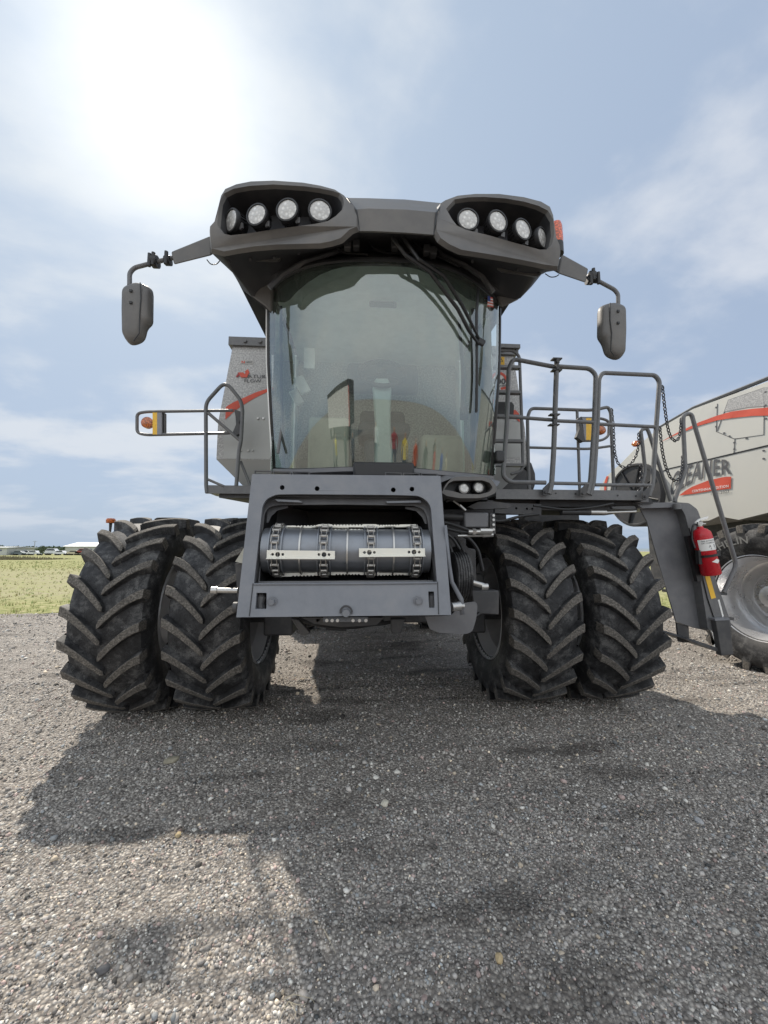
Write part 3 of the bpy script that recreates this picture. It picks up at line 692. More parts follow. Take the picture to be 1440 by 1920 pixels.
mb = MB(); text_mesh(mb, 'ATURAL', tq(464, 708.6, 514, 709.4, 6.3), bold=.006); text_mesh(mb, 'FLOW', tq(458, 717, 490, 717.2, 6.2), bold=.006); mb.build('lettering', M['dgrey'], tank, recalc=False)
mb = MB(); mb.flat(low([(451.5, 675), (475, 675.3), (475, 682.5), (451.5, 682)], .004)); mb.build('sticker', paint('sticker_grey', (.45, .44, .42), .5), tank, recalc=False)
mb = MB(); text_mesh(mb, 'N', tq(453, 681, 459, 681, 4.6, .007), bold=.03); mb.build('sticker_mark', M['red'], tank, recalc=False)
mb = MB(); text_mesh(mb, 'NEXT', tq(461, 680, 473, 680, 2.4, .007), bold=.02); mb.build('sticker_mark', M['dgrey'], tank, recalc=False)
mb = MB()
for x, y in ((484, 785), (494, 785), (474, 845), (466, 845), (452, 845)): p = T(x, y); mb.cyl(p+V((0, -.02, 0)), p, .012, 8)
p0 = T(452, 805); mb.bb(p0.x-.003, p0.x+.003, TY-.008, TY, mid_z, p0.z); mb.build('bolt', M['steel'], tank)
# right side of the tank front
mb = MB(); mb.flat(low([(934, 669), (946, 669), (946, 687), (934, 687)], .006)); mb.build('warning_label', M['yellow'], tank, recalc=False)
mb = MB(); mb.flat(low([(936.5, 678), (943.5, 678), (940, 671.5)], .008)); mb.build('warning_label', M['black'], tank, recalc=False)
mb = MB(); mb.flat(low([(938.4, 677.2), (941.6, 677.2), (940, 673.6)], .010)); mb.build('warning_label', M['yellow'], tank, recalc=False)
mb = MB(); c = [(935+17*math.cos(q), 716+19*math.sin(q)) for q in [i*math.pi/16 for i in range(32)]]; mb.flat(low(c, .006)); mb.build('emblem', M['white'], tank, recalc=False)
mb = MB(); c1 = [(935+17*math.cos(q), 716+19*math.sin(q)) for q in [math.pi+i*math.pi/16 for i in range(17)]]; c2 = [(935+12*math.cos(q), 716+14*math.sin(q)) for q in [2*math.pi-i*math.pi/16 for i in range(17)]]; mb.flat(low(c1+c2, .009))
mb.flat(low([(938, 727), (949, 724), (951, 729), (940, 731)], .009)); mb.build('emblem', M['red'], tank, recalc=False)
mb = MB(); text_mesh(mb, '100', tq(925, 720.5, 948.5, 720.5, 11, .012), bold=.03); text_mesh(mb, 'GLEANER', tq(922, 727, 950, 724, 3.5, .012), bold=.02); mb.build('lettering', M['dgrey'], tank, recalc=False)
mb = MB(); mb.flat(low([(925, 748), (934, 752), (945, 762), (958, 772), (966, 768), (973, 775), (975, 792), (966, 784), (950, 775), (930, 762), (925, 758)], .006)); mb.build('stripe', M['red'], tank, recalc=False)
mb = MB(); mb.flat(low([(928, 753), (960, 754), (964, 760), (963, 778), (960, 784), (930, 784)], .012)); mb.build('window', M['black'], tank, recalc=False)
mb = MB(); mb.flat(low([(925, 786), (975.5, 792), (976.5, 828), (976, 858), (925, 858)], .005)); mb.build('lower_skin', M['tankskin'], tank, recalc=False)

# ladder up to the tank, right of the cab
mb = MB(); LY = -.30
q = fillet([P(928, 657, LY), P(962, 657, LY), P(974, 668, LY), P(978, 780, LY), P(980.5, 870, LY), P(978, 884, LY), P(958, 889, LY)], .10, 4); mb.tube(q, .018, 8)
for y, x0, x1 in ((689, 926, 973.5), (736, 925, 974.5), (781, 923, 977), (827, 921, 979), (872, 920, 981)):
    a = P(x0, y, LY); b_ = P(x1, y+.5, LY); mb.box((a+b_)/2, ((b_-a).length, .07, .03))
mb.build('tank_ladder', M['tube'], H)
mb = MB(); a = P(931, 651, LY); b_ = P(973, 652, LY); mb.box((a+b_)/2, ((b_-a).length, .08, .045)); mb.cyl(P(969, 650, LY), P(969, 664, LY), .02, 8); mb.build('top_bar', M['tube'], H)
# rounded casing and black hoses behind the railings
mb = MB(); c = [(938, 917), (940, 868), (958, 852), (985, 856), (998, 868), (1005, 888), (1006, 905), (1001, 920)]; mb.plate([P(x, y, .35) for x, y in c], off=(0, .5, 0)); mb.build('side_casing', M['frame'], H, bevel=.03)
mb = MB(); mb.tube(fillet([P(955, 850, .2), P(965, 862, .2), P(975, 868, .2), P(990, 880, .2)], .05), .03, 8); mb.plate([P(x, y, .25) for x, y in ((948, 838), (968, 860), (972, 872), (948, 880))], off=(0, .1, 0)); mb.build('hose', M['black'], H)

# ================================================================ CAB
arch = [(505, 552), (511, 540), (522, 528), (535, 518), (554, 508), (580, 498), (610, 491.5), (665, 486.5), (720, 486), (787, 490), (837, 501), (870, 515), (898, 533), (920, 552), (932, 566)]
arch_in = [(505, 566), (522, 566), (534, 566), (543, 561), (557, 546), (577, 530), (600, 516), (623, 507), (650, 501), (680, 498), (720, 497), (753, 500), (785, 507), (813, 519), (835, 531), (853, 543), (877, 560), (893, 566), (935, 576)]
def GX(u, e=0, v=.5):   # v 0 at the sill, 1 at the top: the glass leans forward
    return V((.02+(.95+e)*u*lerp(.962, 1.0, min(1, v*1.6)), -1.32-(.44+e)*(1-abs(u)**2.6)+lerp(.09, -.15, v), 0))
def GZ(u, curve, e=0, v=1.0):
    p = GX(u, e, v); z = 3.5
    for _ in range(8): z = zfor(p.x, p.y, interp(curve, proj((p.x, p.y, z))[0]))
    return z
bot = [(500, 882), (520, 880), (560, 882), (640, 879), (700, 878), (780, 881), (850, 888), (915, 893), (940, 893)]
US = [math.sin(math.pi/2*(i/36*2-1)*.999) for i in range(37)]
def glass_sheet(c0, c1, e, nz=10):
    mb = MB(); rows = []
    for j in range(nz+1):
        rows.append([V((GX(u, e, j/nz).x, GX(u, e, j/nz).y-.03*math.sin(math.pi*j/nz), lerp(GZ(u, c0, e, 0), GZ(u, c1, e, 1), j/nz))) for u in US])
    return mb.loft(rows)
cab = glass_sheet(bot, arch, 0).build('windshield', M['glass'], H, ang=80)
def edge_pt(u, j, nz=10, e=0, c=arch): return V((GX(u, e, j/nz).x, GX(u, e, j/nz).y-.03*math.sin(math.pi*j/nz), lerp(GZ(u, bot, e, 0), GZ(u, c, e, 1), j/nz)))
for j in (0, 10): mb = MB(); mb.tube([edge_pt(u, j) for u in US], .015, 6); mb.build('windshield_seal', M['black'], cab)
for s, nm in ((-1, 'left'), (1, 'right')):
    mb = MB(); mb.tube([edge_pt(s, j)+V((0.012*s, .03, 0)) for j in range(11)], .020, 6); mb.build('corner_post', M['black'], H)
mb = MB(); mb.tube([edge_pt(-1, j)+V((-.030, .02, 0)) for j in range(11)], .007, 6); mb.build('corner_trim', M['cabin'], H)
# darkened top band of the glass: its own strip just inside the sheet
mb = MB(); UF = [-.995+1.99*i/120 for i in range(121)]
def bandrow(u, t):
    v1 = 1.0; z1 = GZ(u, arch, -.01, 1.0); z0 = GZ(u, arch_in, -.01, .9); zb_ = GZ(u, bot, -.01, 0); z = lerp(z0, z1-.004, t); v = (z-zb_)/(z1-zb_); p = GX(u, -.012, v)
    return V((p.x, p.y-.03*math.sin(math.pi*min(1, max(0, v)))+.010, z))
mb.loft([[bandrow(u, t) for u in UF] for t in (0, .25, .5, .75, 1)]); mb.build('dark_band', M['frit'], cab, ang=80)
# door posts behind the glass
for ptop, pbot in (((889, 562), (886, 880)), ((527, 575), (532, 872))):
    s = 1 if ptop[0] > 700 else -1
    mb = MB(); a = P(*ptop, -1.30); b_ = P(*pbot, -1.30); mb.tube([a, a.lerp(b_, .5)+V((.01*s, 0, 0)), b_], .026 if s > 0 else .014, 6); mb.build('door_post', M['black'] if s > 0 else M['seat'], H)
# side walls, rear wall, floor, headliner
zf = 2.22; zr = 3.80
mb = MB(); mb.loft([[V((-.90, .0, zf)), V((-.90, .0, zr)), V((.94, .0, zr)), V((.94, .0, zf))], [V((-.93, -.22, zf)), V((-.93, -.22, zr)), V((.97, -.22, zr)), V((.97, -.22, zf))]]); mb.bb(-.92, .96, -.02, .02, zf, zr); mb.build('cab_rear_wall', M['cabin'], H)
mb = MB(); n_ = 20; mb.flat([V((GX(u, -.03, 0).x, GX(u, -.03, 0).y+.03, zf)) for u in US[::2]]+[V((.95, 0, zf)), V((-.91, 0, zf))]); mb.build('cab_floor', paint('floor_mat', (.30, .28, .24), .9), H, recalc=False)
mb = MB(); rows = [[V((GX(u, -.03, 1).x, lerp(GX(u, -.03, 1).y+.06, -.02, t), lerp(GZ(u, arch, 0, 1)+.02, zr, min(1, t*2))+.05*math.sin(math.pi*t)*(1-abs(u)**4))) for u in US[::2]] for t in (0, .25, .5, .75, 1)]; mb.loft(rows); mb.build('headliner', M['cabin'], H, ang=60)
for s in (-1, 1):
    x = .02+.93*s
    mb = MB(); mb.plate([V((x, -.25, zf)), V((x, -.25, zr)), V((x, -.02, zr)), V((x, -.02, zf))], off=(.02*s, 0, 0)); mb.build('cab_side_panel', M['cabin'], H)
    mb = MB(); mb.plate([V((x+.01*s, -1.28, zf+.03)), V((x+.01*s, -1.28, zr-.05)), V((x+.01*s, -.26, zr-.02)), V((x+.01*s, -.26, zf+.03))], off=(.006*s, 0, 0)); mb.build('side_window', M['glass'], H)
# interior
mb = MB()
def sbox(c, d, rx=0): mb.box(c, d, Matrix.Rotation(rx, 3, 'X'))
mb = MB(); sbox((.05, -.55, 2.80), (.52, .50, .14)); sbox((.06, -.30, P(709, 706, -.37).z), (.80, .14, .34), R(-6)); sbox((.06, -.30, 2.95), (.5, .13, .4), R(-6)); sbox((.05, -.50, 2.5), (.40, .36, .46)); seat = mb.build('operator_seat', M['seat'], H, bevel=.05)
mb = MB(); wc = P(716, 700, -.95); ax = V((0, -.80, .55)).normalized(); u_ = V((1, 0, 0)); w_ = ax.cross(u_)
mb.tube([wc+(u_*math.cos(q)+w_*math.sin(q))*.215 for q in [i*math.pi/16 for i in range(32)]], .022, 8, closed=True)
for q in (R(90), R(210), R(330)): mb.tube([wc, wc+(u_*math.cos(q)+w_*math.sin(q))*.2], .014, 6)
mb.cyl(wc-ax*.03, wc+ax*.03, .05, 14); sw = mb.build('steering_wheel', M['dark'], H)
mb = MB(); ctop = wc-V((0, -.02, .06)); mb.loft([[V((c.x+dx*k, c.y+dy*k, c.z)) for dx, dy in ((-.07, -.06), (.07, -.06), (.085, .0), (.07, .06), (-.07, .06), (-.085, 0))] for c, k in ((ctop, .8), (ctop-V((0, .03, .10)), 1.05), (V((ctop.x+.005, -1.02, 2.75)), .85), (V((ctop.x+.01, -1.12, zf)), 1.1))], True, True); mb.build('steering_column', paint('column_teal_grey', (.45, .52, .50), .6), H, bevel=.01)
mb = MB(); mb.bb(-.70, -.30, -.75, -.2, zf, 2.92); mb.build('side_console', M['cream'], H, bevel=.04)
mb = MB(); mb.bb(.42, .86, -.70, -.18, zf, 2.78); mb.build('buddy_seat', M['cream'], H, bevel=.05)
mb = MB()
for (x, y, dy, w, h, tl) in ((566, 722, -1.0, .10, .17, -28), (556, 745, -1.05, .08, .15, -30)):
    p = P(x, y, dy); mb.box(p, (w, .03, h), Matrix.Rotation(R(tl), 3, 'Y'))
mb.build('control_screen', M['cabin'], H, bevel=.01)
mb = MB(); p = P(580, 672, -.95); mb.box(p, (.10, .012, .20)); mb.build('document_sheet', M['white'], H)
mb = MB(); p = P(718, 571, -1.30); mb.box(p, (.24, .03, .05)); mb.build('interior_mirror', M['dark'], H, bevel=.012)
mb = MB(); p = P(720, 552, -.9); mb.box(p, (.95, .04, .035)); mb.build('sun_blind', paint('blind', (.22, .26, .28), .7), H)
mb = MB(); mb.box(P(870, 775, -1.15), (.07, .04, .12)); mb.build('switch_box', M['dark'], H, bevel=.01)
mb = MB(); mb.tube(fillet([P(861, 600, -1.15), P(868, 700, -1.2), P(866, 775, -1.2)], .1), .016, 8); mb.tube(fillet([P(904, 560, -1.1), P(888, 590, -1.1), P(895, 700, -1.1), P(893, 840, -1.1)], .1), .012, 8); mb.build('grab_bar', M['dark'], H)
for x, y in ((524, 597), (908, 603)):
    mb = MB(); p = P(x, y, -1.12); mb.lathe([(.001, -.004), (.035, -.004), (.04, 0), (.035, .008), (.001, .008)], p, (0, 1, 0), 20); o_ = mb.build('cab_speaker', M['white'], H); 
mb = MB(); mb.tube(fillet([P(519, 756, -1.38), P(527, 760, -1.38), P(530, 790, -1.38), P(521, 850, -1.38)], .04), .012, 8); mb.build('grab_bar', M['tube'], H)
# flag sticker on the glass
mb = MB(); fq = [P(908.5, 583, -1.75), P(922, 585, -1.75), P(921, 565, -1.75), P(908, 563, -1.75)]
u0 = None
def onglass(px, py, off=.012):
    best = None
    for i in range(200):
        u = -1+2*i/199; v = max(0, min(1, (885-py)/395)); p = GX(u, 0, v); z = zfor(p.x, p.y, py); x = proj((p.x, p.y, z))[0]
        if best is None or abs(x-px) < best[0]: best = (abs(x-px), V((p.x, p.y-off-.03, z)))
    return best[1]
fl = [onglass(x, y, .03) for x, y in ((909, 583), (920, 585), (920, 567), (909, 564))]
def fq_(s, t): return fl[0].lerp(fl[1], s).lerp(fl[3].lerp(fl[2], s), t)
fw = MB(); fr_ = MB(); fb = MB()
for i in range(7): (fr_ if i % 2 == 0 else fw).flat([fq_(0, i/7), fq_(1, i/7), fq_(1, (i+1)/7), fq_(0, (i+1)/7)])
fb.flat([fq_(0, .5)+V((0, -.003, 0)), fq_(.5, .5)+V((0, -.003, 0)), fq_(.5, 1)+V((0, -.003, 0)), fq_(0, 1)+V((0, -.003, 0))])
fs_ = fw.build('flag_sticker', M['white'], H, recalc=False); fr_.build('flag_stripes', M['red'], fs_, recalc=False); fb.build('flag_canton', M['blue'], fs_, recalc=False)

# plinth below the cab
mb = MB(); mb.loft([[V((GX(u, .03, 0).x, GX(u, .03, 0).y-.02, GZ(u, bot, 0, 0)-dz)) for u in US[::2]] for dz in (.0, .03)]+[[V((GX(u, -.05, 0).x, GX(u, -.05, 0).y+.25, GZ(u, bot, 0, 0)-.10)) for u in US[::2]]]); mb.build('cab_base', M['paint'], H, ang=40)
mb = MB(); mb.bb(-.85, .9, -1.25, -.1, 1.95, 2.19); mb.build('cab_floor_pan', M['under'], H)
mb = MB(); p = onglass(718, 874, .03); mb.bb(p.x-.22, p.x+.22, p.y-.02, p.y+.02, p.z-.10, p.z+.015); mb.build('sill_trim', M['black'], H, bevel=.02)
mb = MB(); mb.bb(.955, 1.03, -1.34, -1.26, P(922, 868, -1.3).z, P(922, 846, -1.3).z); mb.build('door_hinge', M['dark'], H, bevel=.015)
mb = MB(); mb.bb(.955, 1.01, -1.34, -1.26, P(928, 602, -1.3).z, P(928, 578, -1.3).z); mb.build('door_hinge', M['dark'], H, bevel=.015)

# ---- roof
def YR(px, b): return b+.24*((px-720)/325)**2
def RP(px, py, b): return P(px, py, YR(px, b))
podL = [(396, 475), (394, 456), (393, 433), (402, 423), (406.5, 411), (410, 390), (414, 374), (422, 361), (443, 352), (471, 346.5), (515, 345), (571, 349), (605, 355), (632, 362.5), (650, 374), (661, 388), (668, 393), (674, 412), (674, 434), (661, 439.5), (643, 456), (625, 462), (604, 466), (560, 467), (520, 468), (477, 471.5), (447, 476), (420, 481)]
openL = [(413.5, 428), (415.5, 405), (418, 385), (425, 371), (443, 362), (471, 357), (515, 354.5), (571, 358), (600, 362), (622, 366.5), (634, 371), (640, 379), (642, 389), (639, 400), (627, 412), (613, 421), (590, 426), (560, 430), (515, 436), (470, 443), (438, 446.5), (424, 443)]
podR = [(820, 388), (829, 382), (853, 373), (887, 369.5), (933, 369.5), (980, 375.5), (1013, 384), (1030, 394), (1036, 410), (1042, 453), (1048, 466), (1050, 478), (1045, 508), (1020, 505), (980, 497), (935, 489), (890, 482), (860, 477.5), (837, 467), (820, 455), (812, 440), (812, 415)]
openR = [(838, 399), (853, 382), (880, 378), (907, 377.5), (945, 380), (980, 386), (1004, 393), (1022, 402), (1031, 417), (1033, 443), (1029, 462), (1021, 472), (1007, 472.5), (960, 460), (915, 447), (873, 437), (857, 429), (848, 417)]
BF = -2.05
def ydepth(py, top, bottom):  # crown: the lower lip stands furthest forward
    return 0
def podfn(px, py, top_, bot_):
    t = (py-top_)/(bot_-top_); b = BF+.06-.15*math.sin(min(1, t*1.05)*math.pi*.72)
    return RP(px, py, b)
def dens(l, mx=10):
    out = []
    for i in range(len(l)):
        a, b = l[i], l[(i+1) % len(l)]; n = max(1, int(math.hypot(a[0]-b[0], a[1]-b[1])/mx))
        out += [(lerp(a[0], b[0], k/n), lerp(a[1], b[1], k/n)) for k in range(n)]
    return out
def pod(outer, hole, name):
    tp = min(y for x, y in outer); bt = max(y for x, y in outer)
    O_ = [podfn(x, y, tp, bt) for x, y in outer]; Hh = [podfn(x, y, tp, bt) for x, y in hole]
    cO = sum(O_, V())/len(O_)
    # front skin with a rolled edge: inset front face, outer edge set back
    def sc(l, c, k): return [c+(p-c)*k for p in l]
    mb = MB(); b = len(mb.v)
    inner = [p.lerp(cO, .035)+V((0, -.035, 0)) for p in O_]
    cH = sum(Hh, V())/len(Hh)
    lip = [p+V((0, -.03, 0)) for p in [q+(q-cH)*.03 for q in Hh]]
    tr = tessellate_polygon([inner, lip]); fl_ = inner+lip
    mb.add(fl_, [tuple(t) for t in tr])
    mb.loft([O_, inner], True)                          # rolled outer edge
    back = [p+(V((0, .30, -.02)) if p.z > cO.z else V((0, .05, .055))) for p in O_]
    mb.loft([back, O_], True)
    deep = [cH+(p-cH)*.93+V((0, .20, .0)) for p in Hh]
    mb.loft([lip, Hh], True)
    o = mb.build(name, M['plastic'], H, ang=30)
    mb = MB(); mb.loft([Hh, deep], True); mb.flat(deep); mb.build('lamp_recess', M['under'], o, ang=40)
    return o
pl = pod(podL, openL, 'roof_fascia'); pr = pod(podR, openR, 'roof_fascia')
# centre of the fascia
ctop = [(650, 371), (690, 371.5), (760, 374), (830, 381)]; cmid = [(664, 393), (690, 391), (760, 393), (817, 398)]; cbot = [(672, 436), (700, 436), (760, 439), (814, 443)]
mb = MB(); mb.loft([[RP(x, y, BF+.22) for x, y in ctop], [RP(x, y, BF-.10) for x, y in cmid], [RP(x, y-3, BF-.09) for x, y in cbot], [RP(x, y, BF-.07) for x, y in cbot], [RP(x, y-6, BF+.2) for x, y in cbot]]); mb.build('roof_visor', M['plastic'], H, ang=25)
mb = MB()
for x in (691, 822): a = RP(x-14 if x < 700 else x, 372 if x < 700 else 381, BF+.2)
for l in (((651, 372), (668, 394), (674, 434)), ((829, 382), (818, 399), (813, 442))):
    mb = MB(); mb.tube([RP(l[0][0], l[0][1], BF+.02), RP(l[1][0], l[1][1], BF-.105), RP(l[2][0], l[2][1], BF-.085)], .006, 6); mb.build('seam', M['black'], H)
for x, y in ((430, 492), (470, 486), (515, 484), (1010, 513), (970, 506), (560, 474), (885, 490)):
    mb = MB(); p = P(x, y, -1.80); mb.cyl(p, p-V((0, .01, .01)), .012, 8); mb.build('bolt', M['dark'], H)
# roof skin
fl2 = podL[9:17]; topline = [(396, 440), (410, 385), (422, 361), (443, 352), (471, 346.5), (515, 345), (571, 349), (632, 362.5), (650, 371), (760, 374), (830, 381), (853, 373), (887, 369.5), (933, 369.5), (980, 375.5), (1013, 384), (1030, 394), (1040, 450)]
r0 = [RP(x, y, BF+.28) for x, y in topline]; r1 = [V((p.x*.96, -1.0, p.z-.02)) for p in r0]; r2 = [V((p.x*.9, -.15, p.z-.12)) for p in r0]; r3 = [V((p.x*.86, -.05, 3.75)) for p in r0]
mb = MB(); mb.loft([r0, r1, r2, r3]); mb.build('roof_shell', M['plastic'], H)
# underside: from the fascia lip back to the glass arch, with a hollow between
A_ = [(396, 474), (420, 480), (447, 475), (477, 470), (520, 467), (560, 466), (604, 465), (643, 455), (661, 439), (674, 433), (740, 436), (812, 440), (820, 455), (837, 467), (860, 477), (890, 481), (935, 488), (980, 496), (1020, 504), (1045, 507)]
B_ = [(509, 588), (509, 560), (511, 542), (522, 529), (535, 519), (554, 509), (580, 499), (610, 492), (665, 487), (720, 486), (787, 490), (837, 501), (870, 515), (898, 533), (920, 552), (930, 566), (940, 579)]
S1 = [(432, 505), (443, 520), (452, 512), (480, 500), (520, 488), (570, 478), (620, 470), (674, 458), (740, 452), (812, 460), (850, 478), (900, 495), (940, 508), (975, 520), (1000, 525), (1018, 511)]
S2 = [(457, 545), (479, 562), (480, 545), (490, 530), (520, 510), (560, 495), (610, 482), (674, 473), (740, 470), (812, 478), (860, 497), (900, 515), (925, 535), (945, 552), (972, 563), (997, 537)]
NN = 60
def row(px, fy):
    l = resample([V((x, y, 0)) for x, y in px], NN); return [P(q.x, q.y, fy(i/(NN-1), q.x)) for i, q in enumerate(l)]
def gy(x): 
    return -1.46-.45*(1-min(1, abs((x-720)/213))**2.6)
rA = row(A_, lambda t, x: YR(x, BF+.02)); rB = row(B_, lambda t, x: gy(x)-.01)
rS1 = row(S1, lambda t, x: -1.66-.12*math.sin(math.pi*t)); rS2 = row(S2, lambda t, x: -1.50-.2*math.sin(math.pi*t))
mb = MB(); mb.loft([rA, rS1, rS2, rB]); mb.build('roof_underside', M['under'], H, ang=50)
# dark ribs and brackets of the underside
for l in (((505, 540), (530, 515), (570, 492), (610, 480), (640, 470), (652, 458)), ((810, 455), (830, 480), (870, 497), (905, 520), (925, 548))):
    mb = MB(); mb.tube([P(x, y, -1.76) for x, y in l], .02, 6); mb.build('underside_rib', M['frame'], H)
for x, y in ((652, 462), (668, 460), (800, 470), (812, 474), (740, 462)): mb = MB(); mb.box(P(x, y, -1.88), (.05, .06, .06)); mb.build('underside_bracket', M['frame'], H, bevel=.008)
for l in (((690, 445), (700, 468), (730, 476), (770, 474)), ((770, 446), (790, 470), (830, 484), (862, 500)), ((630, 462), (645, 475), (690, 478))):
    mb = MB(); mb.tube(fillet([P(x, y, -1.86) for x, y in l], .06), .008, 6); mb.build('wiring', M['black'], H)
for pts in (((424, 483), (480, 474), (530, 480), (520, 489), (480, 490), (432, 494)), ((1015, 508), (960, 497), (930, 500), (945, 509), (985, 515), (1008, 519))):
    mb = MB(); mb.plate([P(x, y, -1.76) for x, y in pts], off=(0, .05, .03)); mb.build('trim_strip', M['plastic'], H)
# side ears of the rear roof shell
for pts in (((420, 481), (432, 503), (443, 521), (457, 545), (479, 563), (497, 576), (509, 590), (512, 545), (505, 530), (475, 490)), ((1020, 508), (997, 538), (973, 563), (955, 572), (940, 579), (932, 560), (930, 545), (960, 520), (985, 500))):
    mb = MB(); c = [P(x, y, -1.54) for x, y in pts]; cc = sum(c, V())/len(c); mb.plate(c, back=[[q+V((0, .22, .24)) for q in c]]); mb.build('roof_side_shell', M['plastic'], H, bevel=.02)

# ---- work lights
def work_light(proto=[None]):
    if proto[0]: return proto[0]
    mb = MB(); mb.lathe([(.001, .09), (.05, .09), (.058, .07), (.066, .06), (.066, .015), (.076, .012), (.078, -.005), (.076, -.016), (.066, -.018), (.066, -.008), (.001, -.008)], (0, 0, 0), (0, 1, 0), 28)
    for i in range(20):
        a = 2*math.pi*i/20; mb.box((.067*math.cos(a), .04, .067*math.sin(a)), (.012, .045, .004), Matrix.Rotation(-a, 3, 'Y'))
    h = mb.build('work_light', M['dark'], H)
    mb = MB(); mb.lathe([(.001, -.018), (.04, -.017), (.064, -.012), (.064, -.006)], (0, 0, 0), (0, 1, 0), 28); l = mb.build('lens', M['lens'], h, ang=60)
    mb = MB(); mb.box((.062, .02, -.055), (.03, .012, .035)); b = mb.build('bracket', M['tube'], h)
    proto[0] = (h, l, b); return proto[0]
def place_light(px, py, b, az, el, sc=1.0):
    h, l, k = work_light()
    if not h.get('used'): o, kids = h, [l, k]; h['used'] = 1
    else:
        o = h.copy(); COL.objects.link(o); kids = []
        for c in (l, k): d = c.copy(); COL.objects.link(d); d.parent = o; kids.append(d)
    o.parent = H; o.location = RP(px, py, b); o.rotation_euler = (R(el), 0, R(az)); o.scale = (sc,)*3
for a in ((436.5, 415, -2.05, -40, 8), (483, 405, -2.07, -18, 4), (539.5, 396, -2.07, -12, 6), (600, 397.5, -2.07, 4, 6), (876.5, 414, -2.05, 2, 6), (931.5, 417, -2.07, 14, 6), (978, 432, -2.07, 20, 4), (1014, 448, -2.05, 36, 4)):
    place_light(*a, 1.04)
for o in list(bpy.data.objects):
    if 'used' in o: del o['used']

# beacon behind the right pod
mb = MB(); mb.lathe([(.05, -.03), (.055, 0), (.052, .13), (.042, .17), (.001, .18)], P(1044, 452, -1.35), (0, 0, 1), 20); bc = mb.build('beacon_lamp', M['beacon'], H)
mb = MB(); p = P(1044, 458, -1.35); mb.cyl(p-V((0, 0, .10)), p, .055, 16); mb.build('base', M['black'], bc)

# ---- mirrors
def mirror(sgn, arm, tube_, knobs, outline, seam, YM, wire):
    A = V((0, 0, 0))
    mb = MB(); a0, a1, b1, b0 = [P(x, y, YM) for x, y in arm]
    mb.loft([[a0+V((0, .0, 0)), b0, b0+V((0, .09, .10)), a0+V((0, .11, .0))], [a1, b1, b1+V((0, .07, .08)), a1+V((0, .09, 0))]], True, True); ar = mb.build('mirror_arm', M['plastic'], H, bevel=.012)
    mb = MB(); mb.tube(fillet([P(x, y, YM+.05) for x, y in tube_], .05, 6), .016, 10); mb.build('mirror_rod', M['tube'], H)
    for x, y, r_ in knobs:
        mb = MB(); p = P(x, y, YM+.05); mb.cyl(p+V((-.02, 0, 0)), p+V((.02, 0, 0)), r_, 14); mb.cyl(p+V((0, -.03, -.05)), p+V((0, -.03, .05)), .014, 8); mb.build('clamp', M['dark'], ar)
    mb = MB(); mb.tube(fillet([P(x, y, YM+.05) for x, y in wire], .06, 6), .004, 6); mb.build('cable', M['black'], ar)
    mb = MB(); o_ = [P(x, y, YM+.02) for x, y in outline]; o_ = fillet([(o_[-1]+o_[0])/2]+o_+[(o_[-1]+o_[0])/2], .045, 4)[:-1]; c = sum(o_, V())/len(o_)
    rows = []
    for k, d in ((.93, .035), (.97, .02), (.95, -.0), (.90, -.025), (.80, -.04), (.58, -.05)):
        rows.append([c+(p-c)*k+V((0, d, 0)) for p in o_])
    mb.loft(rows, True, True); hd = mb.build('mirror_head', M['plastic'], H, ang=50)
    mb = MB(); mb.tube([P(x, y, YM-.035) for x, y in seam], .004, 6)
    for x, y in ((lerp(seam[0][0], outline[0][0], .5), seam[0][1]+16), (lerp(seam[0][0], outline[0][0], .5), seam[0][1]+38)): mb.box(P(x, y, YM-.03), (.018, .02, .018))
    mb.build('seam', M['black'], hd)
mirror(-1, ((394, 441), (320, 471), (325, 497), (397, 479)), ((326, 483), (290, 492), (252, 502), (243, 512), (243, 535)), ((291, 491, .045), (315, 489, .035), (284, 493, .022)),
       ((229, 580), (230, 537), (259, 526), (286, 537), (285, 605), (274, 615), (268, 640), (244, 649), (230, 634)), ((263, 530), (264, 560), (262, 585), (261, 625), (250, 640)), -1.68,
       ((388, 487), (395, 496), (406, 496), (416, 484)))
mirror(1, ((1055, 476), (1104, 503), (1099, 531), (1046, 513)), ((1100, 518), (1120, 526), (1152, 543), (1159, 552), (1159, 572)), ((1109, 519, .045), (1118, 526, .022), (1104, 527, .03)),
       ((1173, 620), (1172, 572), (1147, 564), (1123, 572), (1122, 632), (1131, 644), (1138, 668), (1158, 676), (1171, 668)), ((1144, 568), (1144, 600), (1147, 625), (1145, 658), (1152, 668)), -1.60,
       ((1022, 513), (1032, 520), (1042, 519), (1048, 515)))

# ---- wipers
def wiper(arm, blade, Y0):
    mb = MB(); mb.tube([onglass(x, y, .08) if y > 500 else P(x, y, -2.02) for x, y in arm], [.014]*(len(arm)-1)+[.009], 8); a = mb.build('wiper_arm', M['black'], H)
    if blade: mb = MB(); mb.tube([onglass(x, y, .05) for x, y in blade], .011, 6); mb.build('blade', M['black'], a)
wiper([(736, 446), (760, 478), (800, 530), (850, 596), (872, 636), (889, 660)], [(891, 552), (888, 600), (889, 650), (889, 720), (887, 780)], 0)
wiper([(756, 446), (785, 487), (825, 538), (860, 590), (893, 655)], [], 0)
mb = MB(); mb.box(onglass(893, 657, .09), (.06, .03, .05), Matrix.Rotation(R(30), 3, 'Y')); mb.build('wiper_knuckle', M['dark'], H, bevel=.01)

